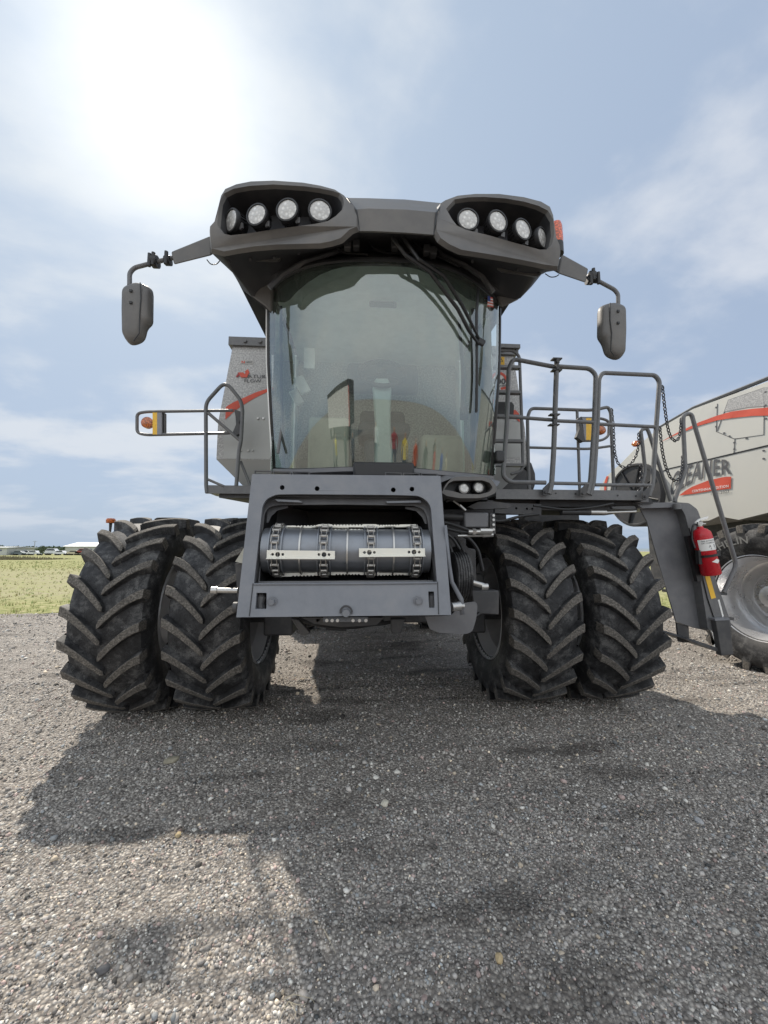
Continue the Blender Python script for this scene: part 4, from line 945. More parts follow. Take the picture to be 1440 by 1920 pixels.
# ================================================================ FEEDER HOUSE
def FY(py): return lerp(-1.86, -2.12, (py-889)/(1157-889))
def F(px, py, d=0): return P(px, py, FY(py)+d)
def FL(l, d=0): return [F(x, y, d) for x, y in l]
def rnd(l, r=4, n=3):
    q = fillet([V((x, y, 0)) for x, y in l], r, n); return [(p.x, p.y) for p in q]
outer = [(472.5, 889), (826, 892), (846, 1153), (443, 1157.5)]
hole = rnd([(476, 1094), (488, 985), (492, 948), (500, 935), (518, 927), (560, 926.5), (740, 928), (785, 929.5), (800, 938), (808, 950), (811, 990), (819.5, 1091)], 6)
def circ(cx, cy, r_, n=14): return [(cx+r_*math.cos(2*math.pi*i/n), cy+r_*math.sin(2*math.pi*i/n)) for i in range(n)]
holes = [hole]+[circ(x, y, 4.6) for x, y in ((529, 914), (594.5, 916), (737.5, 918.5), (772.5, 917))]+[rnd([(481, 1111.5), (500, 1111.5), (499.5, 1142), (478.5, 1142), (480, 1125)], 2), rnd([(803, 1109), (814, 1109), (815, 1140), (804.5, 1140), (803.5, 1120)], 2)]
mb = MB(); mb.plate(FL(outer), [FL(h) for h in holes], off=(0, .03, 0)); ff = mb.build('feeder_frame', M['feeder'], H, bevel=.004)
# returns of the frame: top flange, side channels, bottom lip
mb = MB()
a, b_, c, d = FL(outer)
up = V((0, 1, 0))
mb.loft([[a, b_], [a+V((0, .22, 0)), b_+V((0, .22, 0))]]); mb.loft([[a, d], [a+V((.03, .25, 0)), d+V((.03, .25, .03))]]); mb.loft([[b_, c], [b_+V((-.03, .25, 0)), c+V((-.03, .25, .03))]]); mb.loft([[d, c], [d+V((0, .14, -.012)), c+V((0, .14, -.012))]])
mb.build('frame_flange', M['feeder'], ff, recalc=False)
# seams where side plates meet the cross member
for l in (((474.5, 1094), (467.5, 1155.5)), ((820.5, 1091), (822.5, 1152))): mb = MB(); mb.tube([F(x, y, -.001) for x, y in l], .0035, 4); mb.build('weld_seam', M['under'], ff)
mb = MB(); mb.tube([F(x, y, -.004) for x, y in ((476, 1095.5), (600, 1095), (700, 1094.5), (819, 1093))], .006, 6); mb.build('weld_seam', M['feeder'], ff)
# slotted strips on the top edge
for x0, x1, y0, y1 in ((477, 583, 884, 886.5), (722, 823, 887.5, 890)):
    for k in range(3):
        xa = lerp(x0, x1, k/3); xb = lerp(x0, x1, (k+.93)/3); ya = lerp(y0, y1, k/3); yb = lerp(y0, y1, (k+1)/3)
        mb = MB(); mb.plate([F(xa, ya+5, .03), F(xb, yb+5, .03), F(xb, yb-2, .03), F(xa, ya-2, .03)], [[F(xa+2, ya+3.4, .03), F(xb-2, yb+3.4, .03), F(xb-2, yb-.4, .03), F(xa+2, ya-.4, .03)]], off=(0, .02, 0)); mb.build('top_bracket', M['frame'], ff)
# bolts
for x, y, r_ in ((510.5, 1128, .026), (783.5, 1126.5, .026)):
    p = F(x, y); mb = MB(); mb.cyl(p, p-V((0, .008, 0)), r_*1.15, 20); mb.cyl(p, p-V((0, .03, 0)), r_*.7, 6); mb.build('bolt', M['feeder'], ff)
for x, y in ((490, 1127), (809, 1125)):
    p = F(x, y, .05); mb = MB(); mb.tube([F(x, y-13, .05), F(x+1, y-4, .04), F(x-1, y+4, .04), F(x, y+13, .05)], [.018, .028, .022, .03], 10); mb.box(F(x, y+6, .06), (.05, .03, .03)); mb.build('latch', M['frame'], ff)
p = F(649, 1149); mb = MB(); mb.tube([p+V((.033*math.cos(t), -.01, .028+.033*math.sin(t)-.02)) for t in [math.pi*i/12-.3 for i in range(0, 15)]], .006, 6); mb.build('catch_ring', M['frame'], ff)
mb = MB(); mb.cyl(p+V((0, -.02, 0)), p+V((0, .03, 0)), .022, 18); mb.build('pin', M['feeder'], ff)
mb = MB(); mb.plate(FL([(606, 1157), (690, 1157), (690, 1166), (606, 1166)], .02), off=(0, .04, 0)); mb.build('cross_bracket', M['frame'], ff)
for x in (613, 623, 633, 662, 674, 686): mb = MB(); q = F(x, 1163, .02); mb.cyl(q, q-V((0, .012, 0)), .010, 8); mb.build('bolt', M['steel'], ff)
# inner shroud: second frame behind the face
inn = rnd([(486, 1090), (492, 1000), (496, 962), (503, 951), (520, 947), (640, 946), (775, 948), (794, 954), (801, 968), (805, 1000), (814, 1088)], 6)
mb = MB(); q0 = FL(hole, .03); 
mb.plate(FL([(468, 1100), (478, 930), (500, 918), (800, 921), (817, 935), (828, 1097)], .10), [FL(inn, .10)], off=(0, .02, 0)); mb.build('throat_frame', M['paint'], ff, bevel=.004)
mb = MB(); mb.plate(FL([(520, 927), (780, 929), (782, 934), (520, 932)], .05), off=(0, .03, 0)); mb.build('throat_lip', M['frame'], ff)
for pts in (((515, 936), (560, 938), (567, 942), (520, 940)), ((724, 940), (787, 938), (790, 942), (726, 943))): mb = MB(); mb.plate(FL(pts, .045), off=(0, .04, 0)); mb.build('throat_tab', M['feeder'], ff)
for sx, pts in ((-1, ((505, 950), (540, 948), (540, 952), (520, 957), (508, 968), (503, 980), (498, 980), (500, 960))), (1, ((792, 952), (760, 950), (760, 954), (780, 958), (792, 970), (797, 982), (801, 982), (799, 962)))):
    mb = MB(); mb.plate(FL(pts, .16), off=(0, .015, 0)); mb.build('corner_gusset', M['paint'], ff)
# dark duct
x0 = F(484, 1095, .1).x; x1 = F(812, 1092, .1).x; zt = F(640, 940, .1).z; zb = F(640, 1100, .1).z
mb = MB(); yb = -1.0
mb.loft([[V((x0, -2.0, zb)), V((x1, -2.0, zb)), V((x1, -1.78, zt)), V((x0, -1.78, zt))], [V((x0, yb, zb+.15)), V((x1, yb, zb+.15)), V((x1, yb, zt+.10)), V((x0, yb, zt+.10))]], True, False); mb.flat([V((x0, yb, zb+.15)), V((x1, yb, zb+.15)), V((x1, yb, zt+.10)), V((x0, yb, zt+.10))])
mb.build('feeder_duct', M['dark'], H, recalc=False)
mb = MB(); mb.loft([[F(474, 893, .22), F(825, 895, .22), F(842, 1150, .14), F(446, 1154, .14)], [V((-.62, -.9, 2.15)), V((.45, -.9, 2.15)), V((.45, -.9, 1.35)), V((-.62, -.9, 1.35))]], True, False); mb.build('feeder_housing', M['paint'], H, recalc=False)
# drum
DY = -1.83
dl = P(498, 1031.5, DY); dr = P(801, 1033.5, DY); dax = (dr-dl); DR = .148
dk = (dr-dl).normalized()
def dp(px, dy=0): # point on the axis under pixel column px
    t = (px-498)/(801-498); return dl+dax*t
mb = MB(); mb.lathe([(DR, 0), (DR, dax.length)], dl, dax, 56, caps=True); drum = mb.build('feeder_drum', M['drum'], H)
for px in (566, 650, 733.5):
    mb = MB(); mb.lathe([(DR-.002, -.005), (DR+.014, -.005), (DR+.014, .005), (DR-.002, .005)], dp(px), dax, 56); mb.build('drum_ring', M['steel'], drum)
for px in (523.5, 608.5, 692.5, 775):
    for o_ in (-.040, .040):
        mb = MB(); mb.lathe([(DR-.002, -.004), (DR+.020, -.004), (DR+.020, .004), (DR-.002, .004)], dp(px)+dk*o_, dax, 56); mb.build('drum_ring', M['drum'], drum)
    # roller chain wrapping the drum
    mb = MB(); c = dp(px); rr = DR+.022; n = 22; yv = V((0, 1, 0)); zv = V((0, 0, 1))
    def q(a, off=0, rad=rr): return c+dk*off+(-yv*math.cos(a)+zv*math.sin(a))*rad
    for i in range(-8, 9):
        a = 2*math.pi*i/n; a2 = 2*math.pi*(i+1)/n
        mb.cyl(q(a, -.017), q(a, .017), .0095, 10)
        w = .021 if i % 2 else .014
        for s in (-1, 1):
            p0, p1 = q(a, s*w), q(a2, s*w); mid = (p0+p1)/2; t = (p1-p0).normalized(); nn = dk.cross(t)
            L_ = (p1-p0).length/2; pts = []
            for (e, h) in ((-L_-.010, 0), (-L_, .012), (0, .008), (L_, .012), (L_+.010, 0), (L_, -.012), (0, -.008), (-L_, -.012)): pts.append(mid+t*e+nn*h)
            mb.plate(pts, off=dk*.004*s)
    mb.build('conveyor_chain', M['chain'], drum)
# serrated slats
def slat(pa, pb, h, teeth, up, name='slat', mat='zinc', tr=(0, 1), thick=.012, lip=True):
    d = pb-pa; L_ = d.length; d.normalize(); u = V((0, 0, 1)); u = (u-d*u.dot(d)).normalized(); mb = MB()
    pts = [pa]
    n = teeth
    if not up:
        pts = [pa+u*h, pa]
        for i in range(n):
            for k, e in ((.15, 0), (.35, 1), (.65, 1), (.85, 0)):
                t = lerp(tr[0], tr[1], (i+k)/n); pts.append(pa+d*L_*t+u*(h*.3*e))
        pts += [pb, pb+u*h]
    else:
        pts = [pa, pb, pb+u*h*.75, pb+u*h-d*h*.8]
        for i in range(n):
            for k, e in ((.15, 0), (.35, 1), (.65, 1), (.85, 0)):
                t = lerp(tr[1], tr[0], (i+k)/n); pts.append(pa+d*L_*t+u*(h*(1-.3*e)))
        pts += [pa+u*h+d*h*.8, pa+u*h*.75]
    mb.plate(pts, off=(0, thick, 0))
    if lip:
        e0 = pa if up else pa+u*h; e1 = pb if up else pb+u*h
        mb.plate([e0, e1, e1+V((0, .05, 0)), e0+V((0, .05, 0))], off=(0, 0, .006))
    return mb.build(name, M[mat], drum, bevel=.001)
YT = -1.83
slat(P(516, 991, YT-.02), P(608, 989.5, YT-.02), .018, 9, True, tr=(.40, 1))
slat(P(592, 990.5, YT-.04), P(710, 990, YT-.04), .026, 10, True, tr=(.25, .75))
slat(P(700, 989, YT-.02), P(783, 988, YT-.02), .018, 9, True, tr=(.05, .6))
slat(P(622, 995.5, YT-.05), P(650, 995, YT-.05), .012, 4, True); slat(P(652, 995, YT-.05), P(680, 995.5, YT-.05), .012, 4, True)
YM_ = DY-DR-.045
for a, b_, hs in (((500, 1047), (628, 1047.5), ((511, 2.6), (520.5, 4.6), (530, 2.6), (598, 2.6), (607.5, 4.6), (617, 2.6))), ((673, 1043.5), (797, 1042.5), ((683.5, 2.6), (692.5, 4.6), (702, 2.6), (767, 2.6), (776.5, 4.6), (786, 2.6)))):
    y0 = a[1]-13.5; mb = MB()
    mb.plate([P(a[0], a[1], YM_), P(b_[0], b_[1], YM_), P(b_[0], b_[1]-13, YM_), P(a[0], a[1]-14, YM_)], [[P(x, y, YM_) for x, y in circ(cx, lerp(a[1], b_[1], (cx-a[0])/(b_[0]-a[0]))-7.5, r_, 12)] for cx, r_ in hs], off=(0, .008, 0))
    mb.plate([P(a[0], a[1], YM_), P(b_[0], b_[1], YM_), P(b_[0], b_[1], YM_)+V((0, -.02, -.004)), P(a[0], a[1], YM_)+V((0, -.02, -.004))], off=(0, 0, .006))
    mb.plate([P(a[0], a[1]-14, YM_), P(b_[0], b_[1]-13, YM_), P(b_[0], b_[1]-13, YM_)+V((0, .03, 0)), P(a[0], a[1]-14, YM_)+V((0, .03, 0))], off=(0, 0, .005))
    mb.build('slat', M['zinc'], drum, bevel=.0015)
slat(P(517, 1081.5, YT-.02), P(600, 1080, YT-.02), .018, 8, False, tr=(.35, 1)); slat(P(592, 1078.5, YT-.04), P(711, 1078, YT-.04), .022, 8, False, tr=(.3, .7)); slat(P(700, 1080, YT-.02), P(783, 1078, YT-.02), .018, 8, False, tr=(.1, .7))
# right of the feeder: strap, ribbed drum pulley, guard, shaft
mb = MB(); mb.loft([[P(x, y, -1.98) for x, y in l] for l in (((832, 985), (837, 985)), ((838, 1060), (845, 1058)), ((843, 1092), (850, 1090)), ((862, 1128), (868, 1122)), ((862, 1152), (870, 1152)))]); o_ = mb.build('side_strap', M['feeder'], H, recalc=False); so_ = o_.modifiers.new('t', 'SOLIDIFY'); so_.thickness = .014
mb = MB(); a = P(846, 1138, -2.02); b_ = P(862, 1136, -2.0); mb.cyl(a, b_, .028, 18); mb.cyl(b_, b_+V((.03, 0, 0)), .014, 10); mb.build('pivot_pin', M['steel'], H)
mb = MB(); c = P(860, 1083, -1.55); prof = [(.06, -.055), (.165, -.055)]
for k in range(6): e = -.05+k*.018; prof += [(.176, e), (.176, e+.010), (.168, e+.012), (.168, e+.016)]
prof += [(.165, .058), (.06, .058)]
c = P(861, 1081, -1.62); mb.lathe([(r_*1.02, a) for r_, a in prof], c, (1, 0, 0), 44, caps=True); pu = mb.build('ribbed_pulley', M['rubber'], H)
mb = MB(); mb.cyl(c+V((.05, 0, -.03)), P(914, 1100, -1.62), .020, 14); mb.cyl(P(902, 1100, -1.62), P(914, 1100, -1.62), .026, 14); mb.build('drive_shaft', M['steel'], H)
mb = MB(); mb.cyl(P(398, 1107, -1.75), P(446, 1107.5, -1.75), .018, 14); mb.cyl(P(397, 1107, -1.75), P(408, 1107, -1.75), .026, 14); mb.build('drive_shaft', M['steel'], H)
mb = MB(); mb.cyl(P(438, 1138, -2.06), P(446, 1138, -2.06), .03, 14); mb.build('pivot_pin', M['frame'], H)
mb = MB(); mb.plate([P(x, y, -1.80) for x, y in rnd([(797, 1156), (846, 1154), (868, 1131), (892, 1128), (895.5, 1136), (893, 1160), (886, 1184), (875, 1189), (825, 1187), (806, 1180)], 5)], off=(0, .012, 0)); mb.build('guard_plate', M['paint'], H, bevel=.003)
mb = MB(); mb.plate([P(x, y, -1.7) for x, y in ((441, 1053), (462, 1020), (462, 1058))], off=(0, .08, 0)); mb.build('corner_plate', M['cream'], H)
mb = MB(); mb.plate([P(x, y, -1.66) for x, y in ((441, 1056), (466, 1056), (463, 1110), (446, 1130))], off=(0, .10, 0)); mb.build('side_plate', M['frame'], H)
for l in (((545, 1160), (558, 1160), (582, 1188), (566, 1193)), ((733, 1160), (760, 1160), (752, 1188), (734, 1188)), ((589, 1158), (604, 1158), (600, 1168), (592, 1168))):
    mb = MB(); mb.plate([P(x, y, -1.72) for x, y in l], off=(0, .06, 0)); mb.build('lift_leg', M['frame'], H, bevel=.008)
for s in (-1, 1):
    mb = MB(); mb.tube([V((.42*s-.08, -1.62, 1.22)), V((.42*s-.08, -.4, 1.0))], .05, 14); mb.build('lift_cylinder', M['frame'], H)
mb = MB(); mb.plate([P(x, y, -1.72) for x, y in ((565, 1158), (720, 1158), (706, 1172), (640, 1176), (590, 1170))], off=(0, .2, 0)); mb.build('belly_plate', M['frame'], H)
# frame members between feeder and right tyre
mb = MB(); mb.plate([P(x, y, -1.2) for x, y in ((852, 1005), (866, 1012), (888, 1040), (890, 1062), (872, 1062), (868, 1046))], off=(0, .1, 0)); mb.build('stay_bracket', M['frame'], H, bevel=.006)
mb = MB(); mb.plate([P(x, y, -1.0) for x, y in ((862, 1024), (892, 1030), (894, 1100), (866, 1100))], off=(0, .3, 0)); mb.build('gearbox', M['frame'], H, bevel=.01)
mb = MB(); mb.plate([P(x, y, -1.05) for x, y in ((884, 1107), (936, 1107), (936, 1153), (890, 1151))], off=(0, .3, 0)); mb.build('gearbox', M['frame'], H, bevel=.01)
mb = MB(); mb.plate([P(x, y, -1.25) for x, y in ((832, 935), (925, 938), (925, 962), (832, 962))], off=(0, .2, 0)); mb.build('sub_frame', M['under'], H)

for l, r_, y_ in ((((835, 1010), (846, 1030), (850, 1060), (842, 1090)), .016, -1.5), (((862, 1000), (880, 1010), (896, 1030), (905, 1070)), .018, -1.2), (((842, 1005), (860, 1015), (874, 1045), (876, 1100)), .014, -1.35), (((560, 1160), (600, 1172), (660, 1176), (720, 1166)), .020, -1.3), (((600, 1160), (640, 1168), (700, 1172), (760, 1162)), .016, -1.1), (((915, 975), (940, 978), (975, 968), (1010, 964)), .014, -.9), (((1000, 948), (1060, 956), (1110, 952), (1150, 944)), .011, -.85), (((800, 1165), (830, 1176), (870, 1172), (900, 1150)), .018, -1.2)):
    mb = MB(); mb.tube(fillet([P(x, y, y_) for x, y in l], .08), r_, 8); mb.build('hose', M['black'], H)
mb = MB(); mb.cyl(P(612, 1170, -1.2), P(650, 1172, -1.2), .05, 16); mb.build('filter_can', M['frame'], H)
# lower lamp pod
pod_o = rnd([(828, 924), (836, 908), (846, 897), (858, 893.5), (906, 893.5), (922, 899), (931, 912), (930, 924), (915, 931), (898, 934), (862, 934), (838, 930)], 4)
pod_h = rnd([(833, 918), (842, 905), (852, 901), (905, 900.5), (918, 905), (924, 914), (918, 922), (900, 927), (866, 926), (850, 921)], 3)
mb = MB(); A1 = [P(x, y, -1.74) for x, y in pod_o]; A2 = [P(x, y, -1.74) for x, y in pod_h]
mb.plate(A1, [A2], off=(0, .22, 0)); lp = mb.build('lower_lamp_pod', M['plastic'], H, bevel=.012)
mb = MB(); mb.plate([P(x, y, -1.64) for x, y in pod_h], off=(0, .02, 0)); mb.build('lamp_recess', M['black'], lp)
for x, y in ((868.5, 917), (896, 915)):
    p = P(x, y, -1.69); mb = MB(); mb.lathe([(.03, .05), (.046, .04), (.046, -.03), (.040, -.035), (.036, -.02), (.001, -.02)], p, (0, 1, 0), 24); o_ = mb.build('lower_headlamp', M['black'], H)
    mb = MB(); mb.lathe([(.001, -.026), (.025, -.027), (.036, -.02)], p, (0, 1, 0), 24); mb.build('lens', M['lens'], o_)
mb = MB(); mb.loft([[P(x, y, yy) for x, y, yy in l] for l in (((826, 887, -1.60), (850, 889, -1.55), (910, 893, -1.45), (938, 903, -1.36)), ((826, 905, -1.72), (846, 897, -1.72), (908, 894, -1.72), (932, 912, -1.72)))]); mb.build('pod_hood', M['paint'], H, recalc=False)
# multi coupler, pipes, hoses
mb = MB(); mb.plate([P(x, y, -1.6) for x, y in ((870, 960), (917, 961), (917, 989), (871, 989))], off=(0, .14, 0)); cpl = mb.build('coupler_box', M['paint'], H, bevel=.012)
mb = MB(); mb.bb(P(918, 960, -1.6).x, P(929, 960, -1.6).x, -1.6, -1.5, P(920, 1002, -1.6).z, P(920, 962, -1.6).z); mb.build('coupler_block', M['frame'], cpl, bevel=.008)
for y in (967, 975, 984, 993):
    p = P(924, y, -1.61); mb = MB(); mb.cyl(p, p-V((0, .02, 0)), .010, 8); mb.build('bolt', M['steel'], cpl)
mb = MB(); mb.cyl(P(822, 968, -1.55), P(870, 970, -1.55), .034, 16); mb.build('pipe', M['dark'], H)
for l, r_ in ((((836, 940), (846, 936), (858, 945), (868, 955)), .012), (((833, 980), (850, 984), (872, 992), (885, 997)), .014), (((833, 990), (856, 996), (880, 999)), .012), (((836, 1000), (850, 1010), (862, 1030)), .012)):
    mb = MB(); mb.tube(fillet([P(x, y, -1.6) for x, y in l], .05), r_, 8); mb.build('hose', M['black'], H)
mb = MB(); mb.cyl(P(862, 947, -1.62), P(873, 957, -1.62), .011, 10); mb.cyl(P(850, 939, -1.62), P(861, 947, -1.62), .007, 8); mb.build('hose_fitting', M['steel'], H)
mb = MB(); mb.cyl(P(878, 997, -1.62), P(915, 997, -1.62), .018, 10); mb.cyl(P(886, 997, -1.62), P(892, 997, -1.62), .024, 6); mb.cyl(P(900, 996, -1.62), P(922, 996, -1.62), .024, 8); mb.build('hose_fitting', M['steel'], H)
mb = MB(); mb.cyl(P(858, 1005, -1.6), P(922, 1004, -1.6), .010, 8); mb.cyl(P(905, 1004, -1.6), P(924, 1003, -1.6), .016, 8); mb.build('lock_rod', M['steel'], H)
mb = MB(); mb.plate([P(x, y, -1.45) for x, y in rnd([(878, 950), (896, 941), (925, 940), (955, 944), (961, 948), (955, 952), (925, 954), (890, 955)], 3)], off=(0, .06, 0)); mb.build('latch_arm', M['frame'], H, bevel=.01)

# ================================================================ PLATFORMS AND RAILS
def tubeM(name, paths, r=.021, mat='tube', par=None, fr=.10, seg=10):
    mb = MB()
    for pth in paths: mb.tube(fillet(pth, fr, 6), r, seg)
    return mb.build(name, M[mat], par if par is not None else H)
def PL(l, Y): return [P(x, y, Y) for x, y in l]
# left platform
LYp = -.36
zt = P(400, 912, LYp).z; xl = P(386, 912, LYp).x
mb = MB(); mb.plate([V((xl, LYp, zt)), V((xl+1.0, LYp, zt)), V((xl+1.0, LYp+.55, zt)), V((xl+.10, LYp+.55, zt)), V((xl, LYp+.3, zt))], off=(0, 0, -.06)); mb.bb(xl, xl+1.0, LYp-.006, LYp+.02, zt-.075, zt+.012); mb.build('left_platform', M['tube'], H)
mb = MB(); mb.plate([V((xl+.12, LYp+.05, zt-.062)), V((xl+1.0, LYp+.05, zt-.062)), V((xl+1.0, LYp+.5, zt-.062)), V((xl+.30, LYp+.5, zt-.062))], off=(0, 0, -.05)); mb.build('platform_beam', M['frame'], H)
lr = tubeM('left_rail', [PL([(388, 924), (386.5, 912), (386, 780), (386, 755), (422.5, 714.5), (451, 750), (455, 768), (452, 825), (448, 845), (443, 911)], LYp)], .020)
tubeM('rail_brace', [PL([(390, 774), (450, 826)], LYp)], .017, par=lr); tubeM('rail_brace', [PL([(390, 899), (420, 912)], LYp)], .014, par=lr); tubeM('rail_leg', [PL([(451, 865), (467, 905), (470, 915)], LYp+.05)], .016, par=lr)
def marker(loop, plates, lamp, Y, brk, sgn, label=None):
    ml = tubeM('marker_loop', [PL(loop, Y)], .016, fr=.12)
    x0, x1, x2, y0, y1 = plates
    mb = MB(); mb.plate(PL([(x0, y0), (x1, y0), (x1, y1), (x0, y1)], Y-.02), off=(0, .02, 0)); mb.build('reflector', M['yellow'], ml)
    mb = MB(); mb.plate(PL([(x1, y0), (x2, y0), (x2, y1), (x1, y1)], Y-.02), off=(0, .02, 0)); mb.build('reflector', M['reflgrey'], ml)
    p = P(*lamp[:2], Y); mb = MB(); mb.lathe([(.001, -.035), (lamp[2]*.6, -.033), (lamp[2], -.02), (lamp[2], .02), (.001, .03)], p, (0, 1, 0), 24); mb.build('marker_lamp', M['amber'], ml, ang=60)
    mb = MB(); mb.plate(PL(brk, Y-.03), off=(0, .06, 0)); mb.build('hinge_bracket', M['frame'], ml, bevel=.008)
marker([(437, 769.5), (275, 772), (257, 775), (257, 812), (275, 815.5), (430, 812)], (286, 294.5, 303, 773.5, 814.5), (277, 793, .060), -.33, [(438, 766), (455, 773), (453, 782), (449, 792), (453, 803), (452, 812), (440, 818), (436, 810), (442, 795), (441, 780)], -1)
mb = MB(); mb.plate(PL([(303, 774), (307, 773), (307, 814), (303, 814.5)], -.32), off=(0, .06, 0)); mb.build('reflector_edge', M['black'], H)

# right platform
RY = -.82
a = P(930, 917, RY); b_ = P(1206, 925, RY); zr_ = a.z
mb = MB(); zt2 = P(1100, 921, RY).z
mb.bb(a.x, b_.x, RY, RY+.03, zt2-.085, zt2+.012); mb.bb(a.x, b_.x, RY+.03, RY+.80, zt2-.05, zt2-.01); mb.bb(b_.x-.02, b_.x+.06, RY+.01, RY+.80, zt2-.10, zt2-.01); rp = mb.build('right_platform', M['tube'], H)
mb = MB()
for x, y in ((1042, 925), (1079, 926), (1158, 929), (1192, 930)): p = P(x, y, RY); mb.cyl(p+V((0, -.004, 0)), p, .009, 10)
mb.build('bolt', M['black'], rp)
mb = MB(); mb.plate(PL([(928, 942), (1015, 945), (1015, 966), (928, 962)], RY+.06), [PL(circ(x, y, 2.2, 10), RY+.06) for x, y in ((968, 953), (988, 954), (998, 954))], off=(0, .05, 0)); mb.build('platform_beam', M['frame'], H)
mb = MB(); mb.plate(PL([(1012, 936), (1220, 934), (1225, 944), (1100, 950), (1012, 950)], RY+.12), off=(0, .06, 0)); mb.build('platform_beam', M['under'], H)
mb = MB(); mb.bb(1.0, 2.72, RY+.2, RY+.75, 2.02, 2.12); mb.build('platform_beam', M['frame'], H)  # dark filler box added to cover pale parts showing under the platform
mb = MB(); mb.bb(.98, 1.75, .5, .7, 1.7, 2.16); mb.bb(2.0, 2.75, .5, .7, 1.95, 2.14); mb.build('rear_cross_beam', M['frame'], H)
mb = MB(); mb.cyl(P(1052, 960, RY), P(1106, 961, RY), .030, 16); cyl_ = mb.build('fold_actuator', M['dark'], H)
mb = MB(); mb.cyl(P(1106, 960.5, RY), P(1136, 961, RY), .024, 16); mb.build('sleeve', M['steel'], cyl_)
mb = MB(); mb.cyl(P(1136, 961, RY), P(1192, 959, RY), .012, 10); mb.build('rod', M['steel'], cyl_)
mb = MB(); mb.plate(PL(rnd([(1146, 950), (1170, 949), (1190, 949), (1193, 953), (1188, 955), (1150, 954)], 2), RY-.02), off=(0, .04, 0)); mb.build('latch_plate', M['frame'], H, bevel=.005)
# front railing panels
pa = tubeM('rail_panel', [PL([(1023, 905), (956, 904), (943, 893), (950, 800), (954, 690), (962, 673), (1040, 688)], RY-.03)], .022); tubeM('mid_rail', [PL([(952, 781), (1035, 787.5)], RY-.03)], .018, par=pa)
pb = tubeM('rail_post', [PL([(1044, 674), (1038, 850), (1034, 910), (1029, 926)], RY-.05)], .024)
pc = tubeM('rail_panel', [PL([(1044, 687), (1105, 691), (1117, 702), (1114, 800), (1107, 903), (1101, 926)], RY-.03)], .022); tubeM('mid_rail', [PL([(1040, 789), (1114, 792)], RY-.03)], .018, par=pc); tubeM('bottom_rail', [PL([(1036, 906), (1107, 907.5)], RY-.03)], .018, par=pc)
pd = tubeM('rail_panel', [PL([(1106, 928), (1113, 905), (1120, 800), (1123, 710), (1130, 699), (1228, 703.5), (1236.5, 715), (1230.5, 798), (1223.6, 909), (1216, 930)], RY+.0)], .022); tubeM('mid_rail', [PL([(1120, 795), (1231, 800.5)], RY)], .018, par=pd); tubeM('bottom_rail', [PL([(1115, 909), (1223.6, 910)], RY)], .018, par=pd)
for x, y in ((1043, 674), (1043, 695), (1039, 778), (1038, 797)):
    p = P(x, y, RY-.05); mb = MB(); mb.box(p, (.095, .06, .012)); mb.box(p+V((0, -.02, -.025 if y in (674, 778) else .025)), (.03, .03, .05)); mb.build('rail_clamp', M['frame'], pb)
for x, y in ((1024, 922), (1094, 924), (1211, 930)):
    mb = MB(); mb.plate(PL([(x-6, y-6), (x+6, y-18), (x+9, y-14), (x+6, y+2), (x, y+8), (x-6, y+6)], RY-.055), off=(0, .012, 0)); p = P(x-1, y+1, RY-.06); mb.cyl(p+V((0, -.012, 0)), p, .013, 10); mb.build('foot_bracket', M['frame'], rp, bevel=.003)
# rear railing
BY = -.10
pe = tubeM('rear_rail', [PL([(992, 924), (990, 850), (989, 782), (995, 765.5), (1110, 769.5), (1140, 763), (1145, 773), (1151, 925)], BY)], .020)
tubeM('mid_rail', [PL([(991, 839), (1105, 842), (1144, 836.5)], BY)], .016, par=pe); tubeM('mid_post', [PL([(1082, 770), (1087, 922)], BY)], .017, par=pe)
marker([(1090, 764), (1130, 786), (1147, 787), (1150, 815), (1136, 826), (1092, 828)][0:0] or [(1090, 784), (1128, 784.5), (1142, 790), (1141, 818), (1128, 826), (1092, 826.5)], (1099, 1109, 1114, 784, 825), (1126.5, 807, .052), BY-.05, [(1084, 784), (1091, 780), (1093, 800), (1098, 826), (1093, 829), (1081, 820), (1087, 804)], 1)
mb = MB(); mb.plate(PL([(1092, 784), (1099, 784), (1099, 825), (1096, 825)], BY-.07), off=(0, .02, 0)); mb.build('reflector', M['reflgrey'], H)

# ---- fold-out ladder
LDY = -.55
tp = [(1191, 943), (1275, 941.5), (1276, 951), (1203, 953)]
ld = None
mb = MB(); mb.plate(PL(tp, LDY-.12), off=(0, .50, .0)); ld = mb.build('ladder_top_plate', M['paint'], H, bevel=.006)
mb = MB(); mb.plate(PL([(1196, 946), (1277, 952), (1284, 967), (1310, 1074), (1327, 1183), (1300, 1177), (1268, 1166), (1240, 1072), (1213, 978)], LDY), off=(0, .015, 0)); mb.build('ladder_side_panel', M['paint'], H, bevel=.003)
mb = MB(); strg = rnd([(1274, 942), (1292, 943), (1308, 955), (1315, 975), (1316, 990), (1340, 1080), (1373, 1175), (1346, 1180), (1328, 1182), (1312, 1078), (1285, 966), (1277, 952)], 5)
mb.plate(PL(strg, LDY-.10), off=(0, .10, 0)); st_ = mb.build('ladder_stringer', M['tube'], H, bevel=.006)
mb = MB(); mb.tube([P(x, y, LDY-.105) for x, y in ((1292, 990), (1312, 1060), (1326, 1120), (1345, 1178))], .006, 6); mb.build('fold_line', M['black'], st_)
mb = MB(); mb.plate(PL([(1322, 1081), (1331, 1080), (1342.5, 1121), (1334, 1123)], LDY-.104), off=(0, .003, 0)); mb.build('reflector', M['yellow'], st_)
mb = MB(); mb.plate(PL([(1346, 1125), (1349, 1124), (1357, 1155), (1355, 1158)], LDY-.103), off=(0, .003, 0)); mb.build('sticker', M['white'], st_)
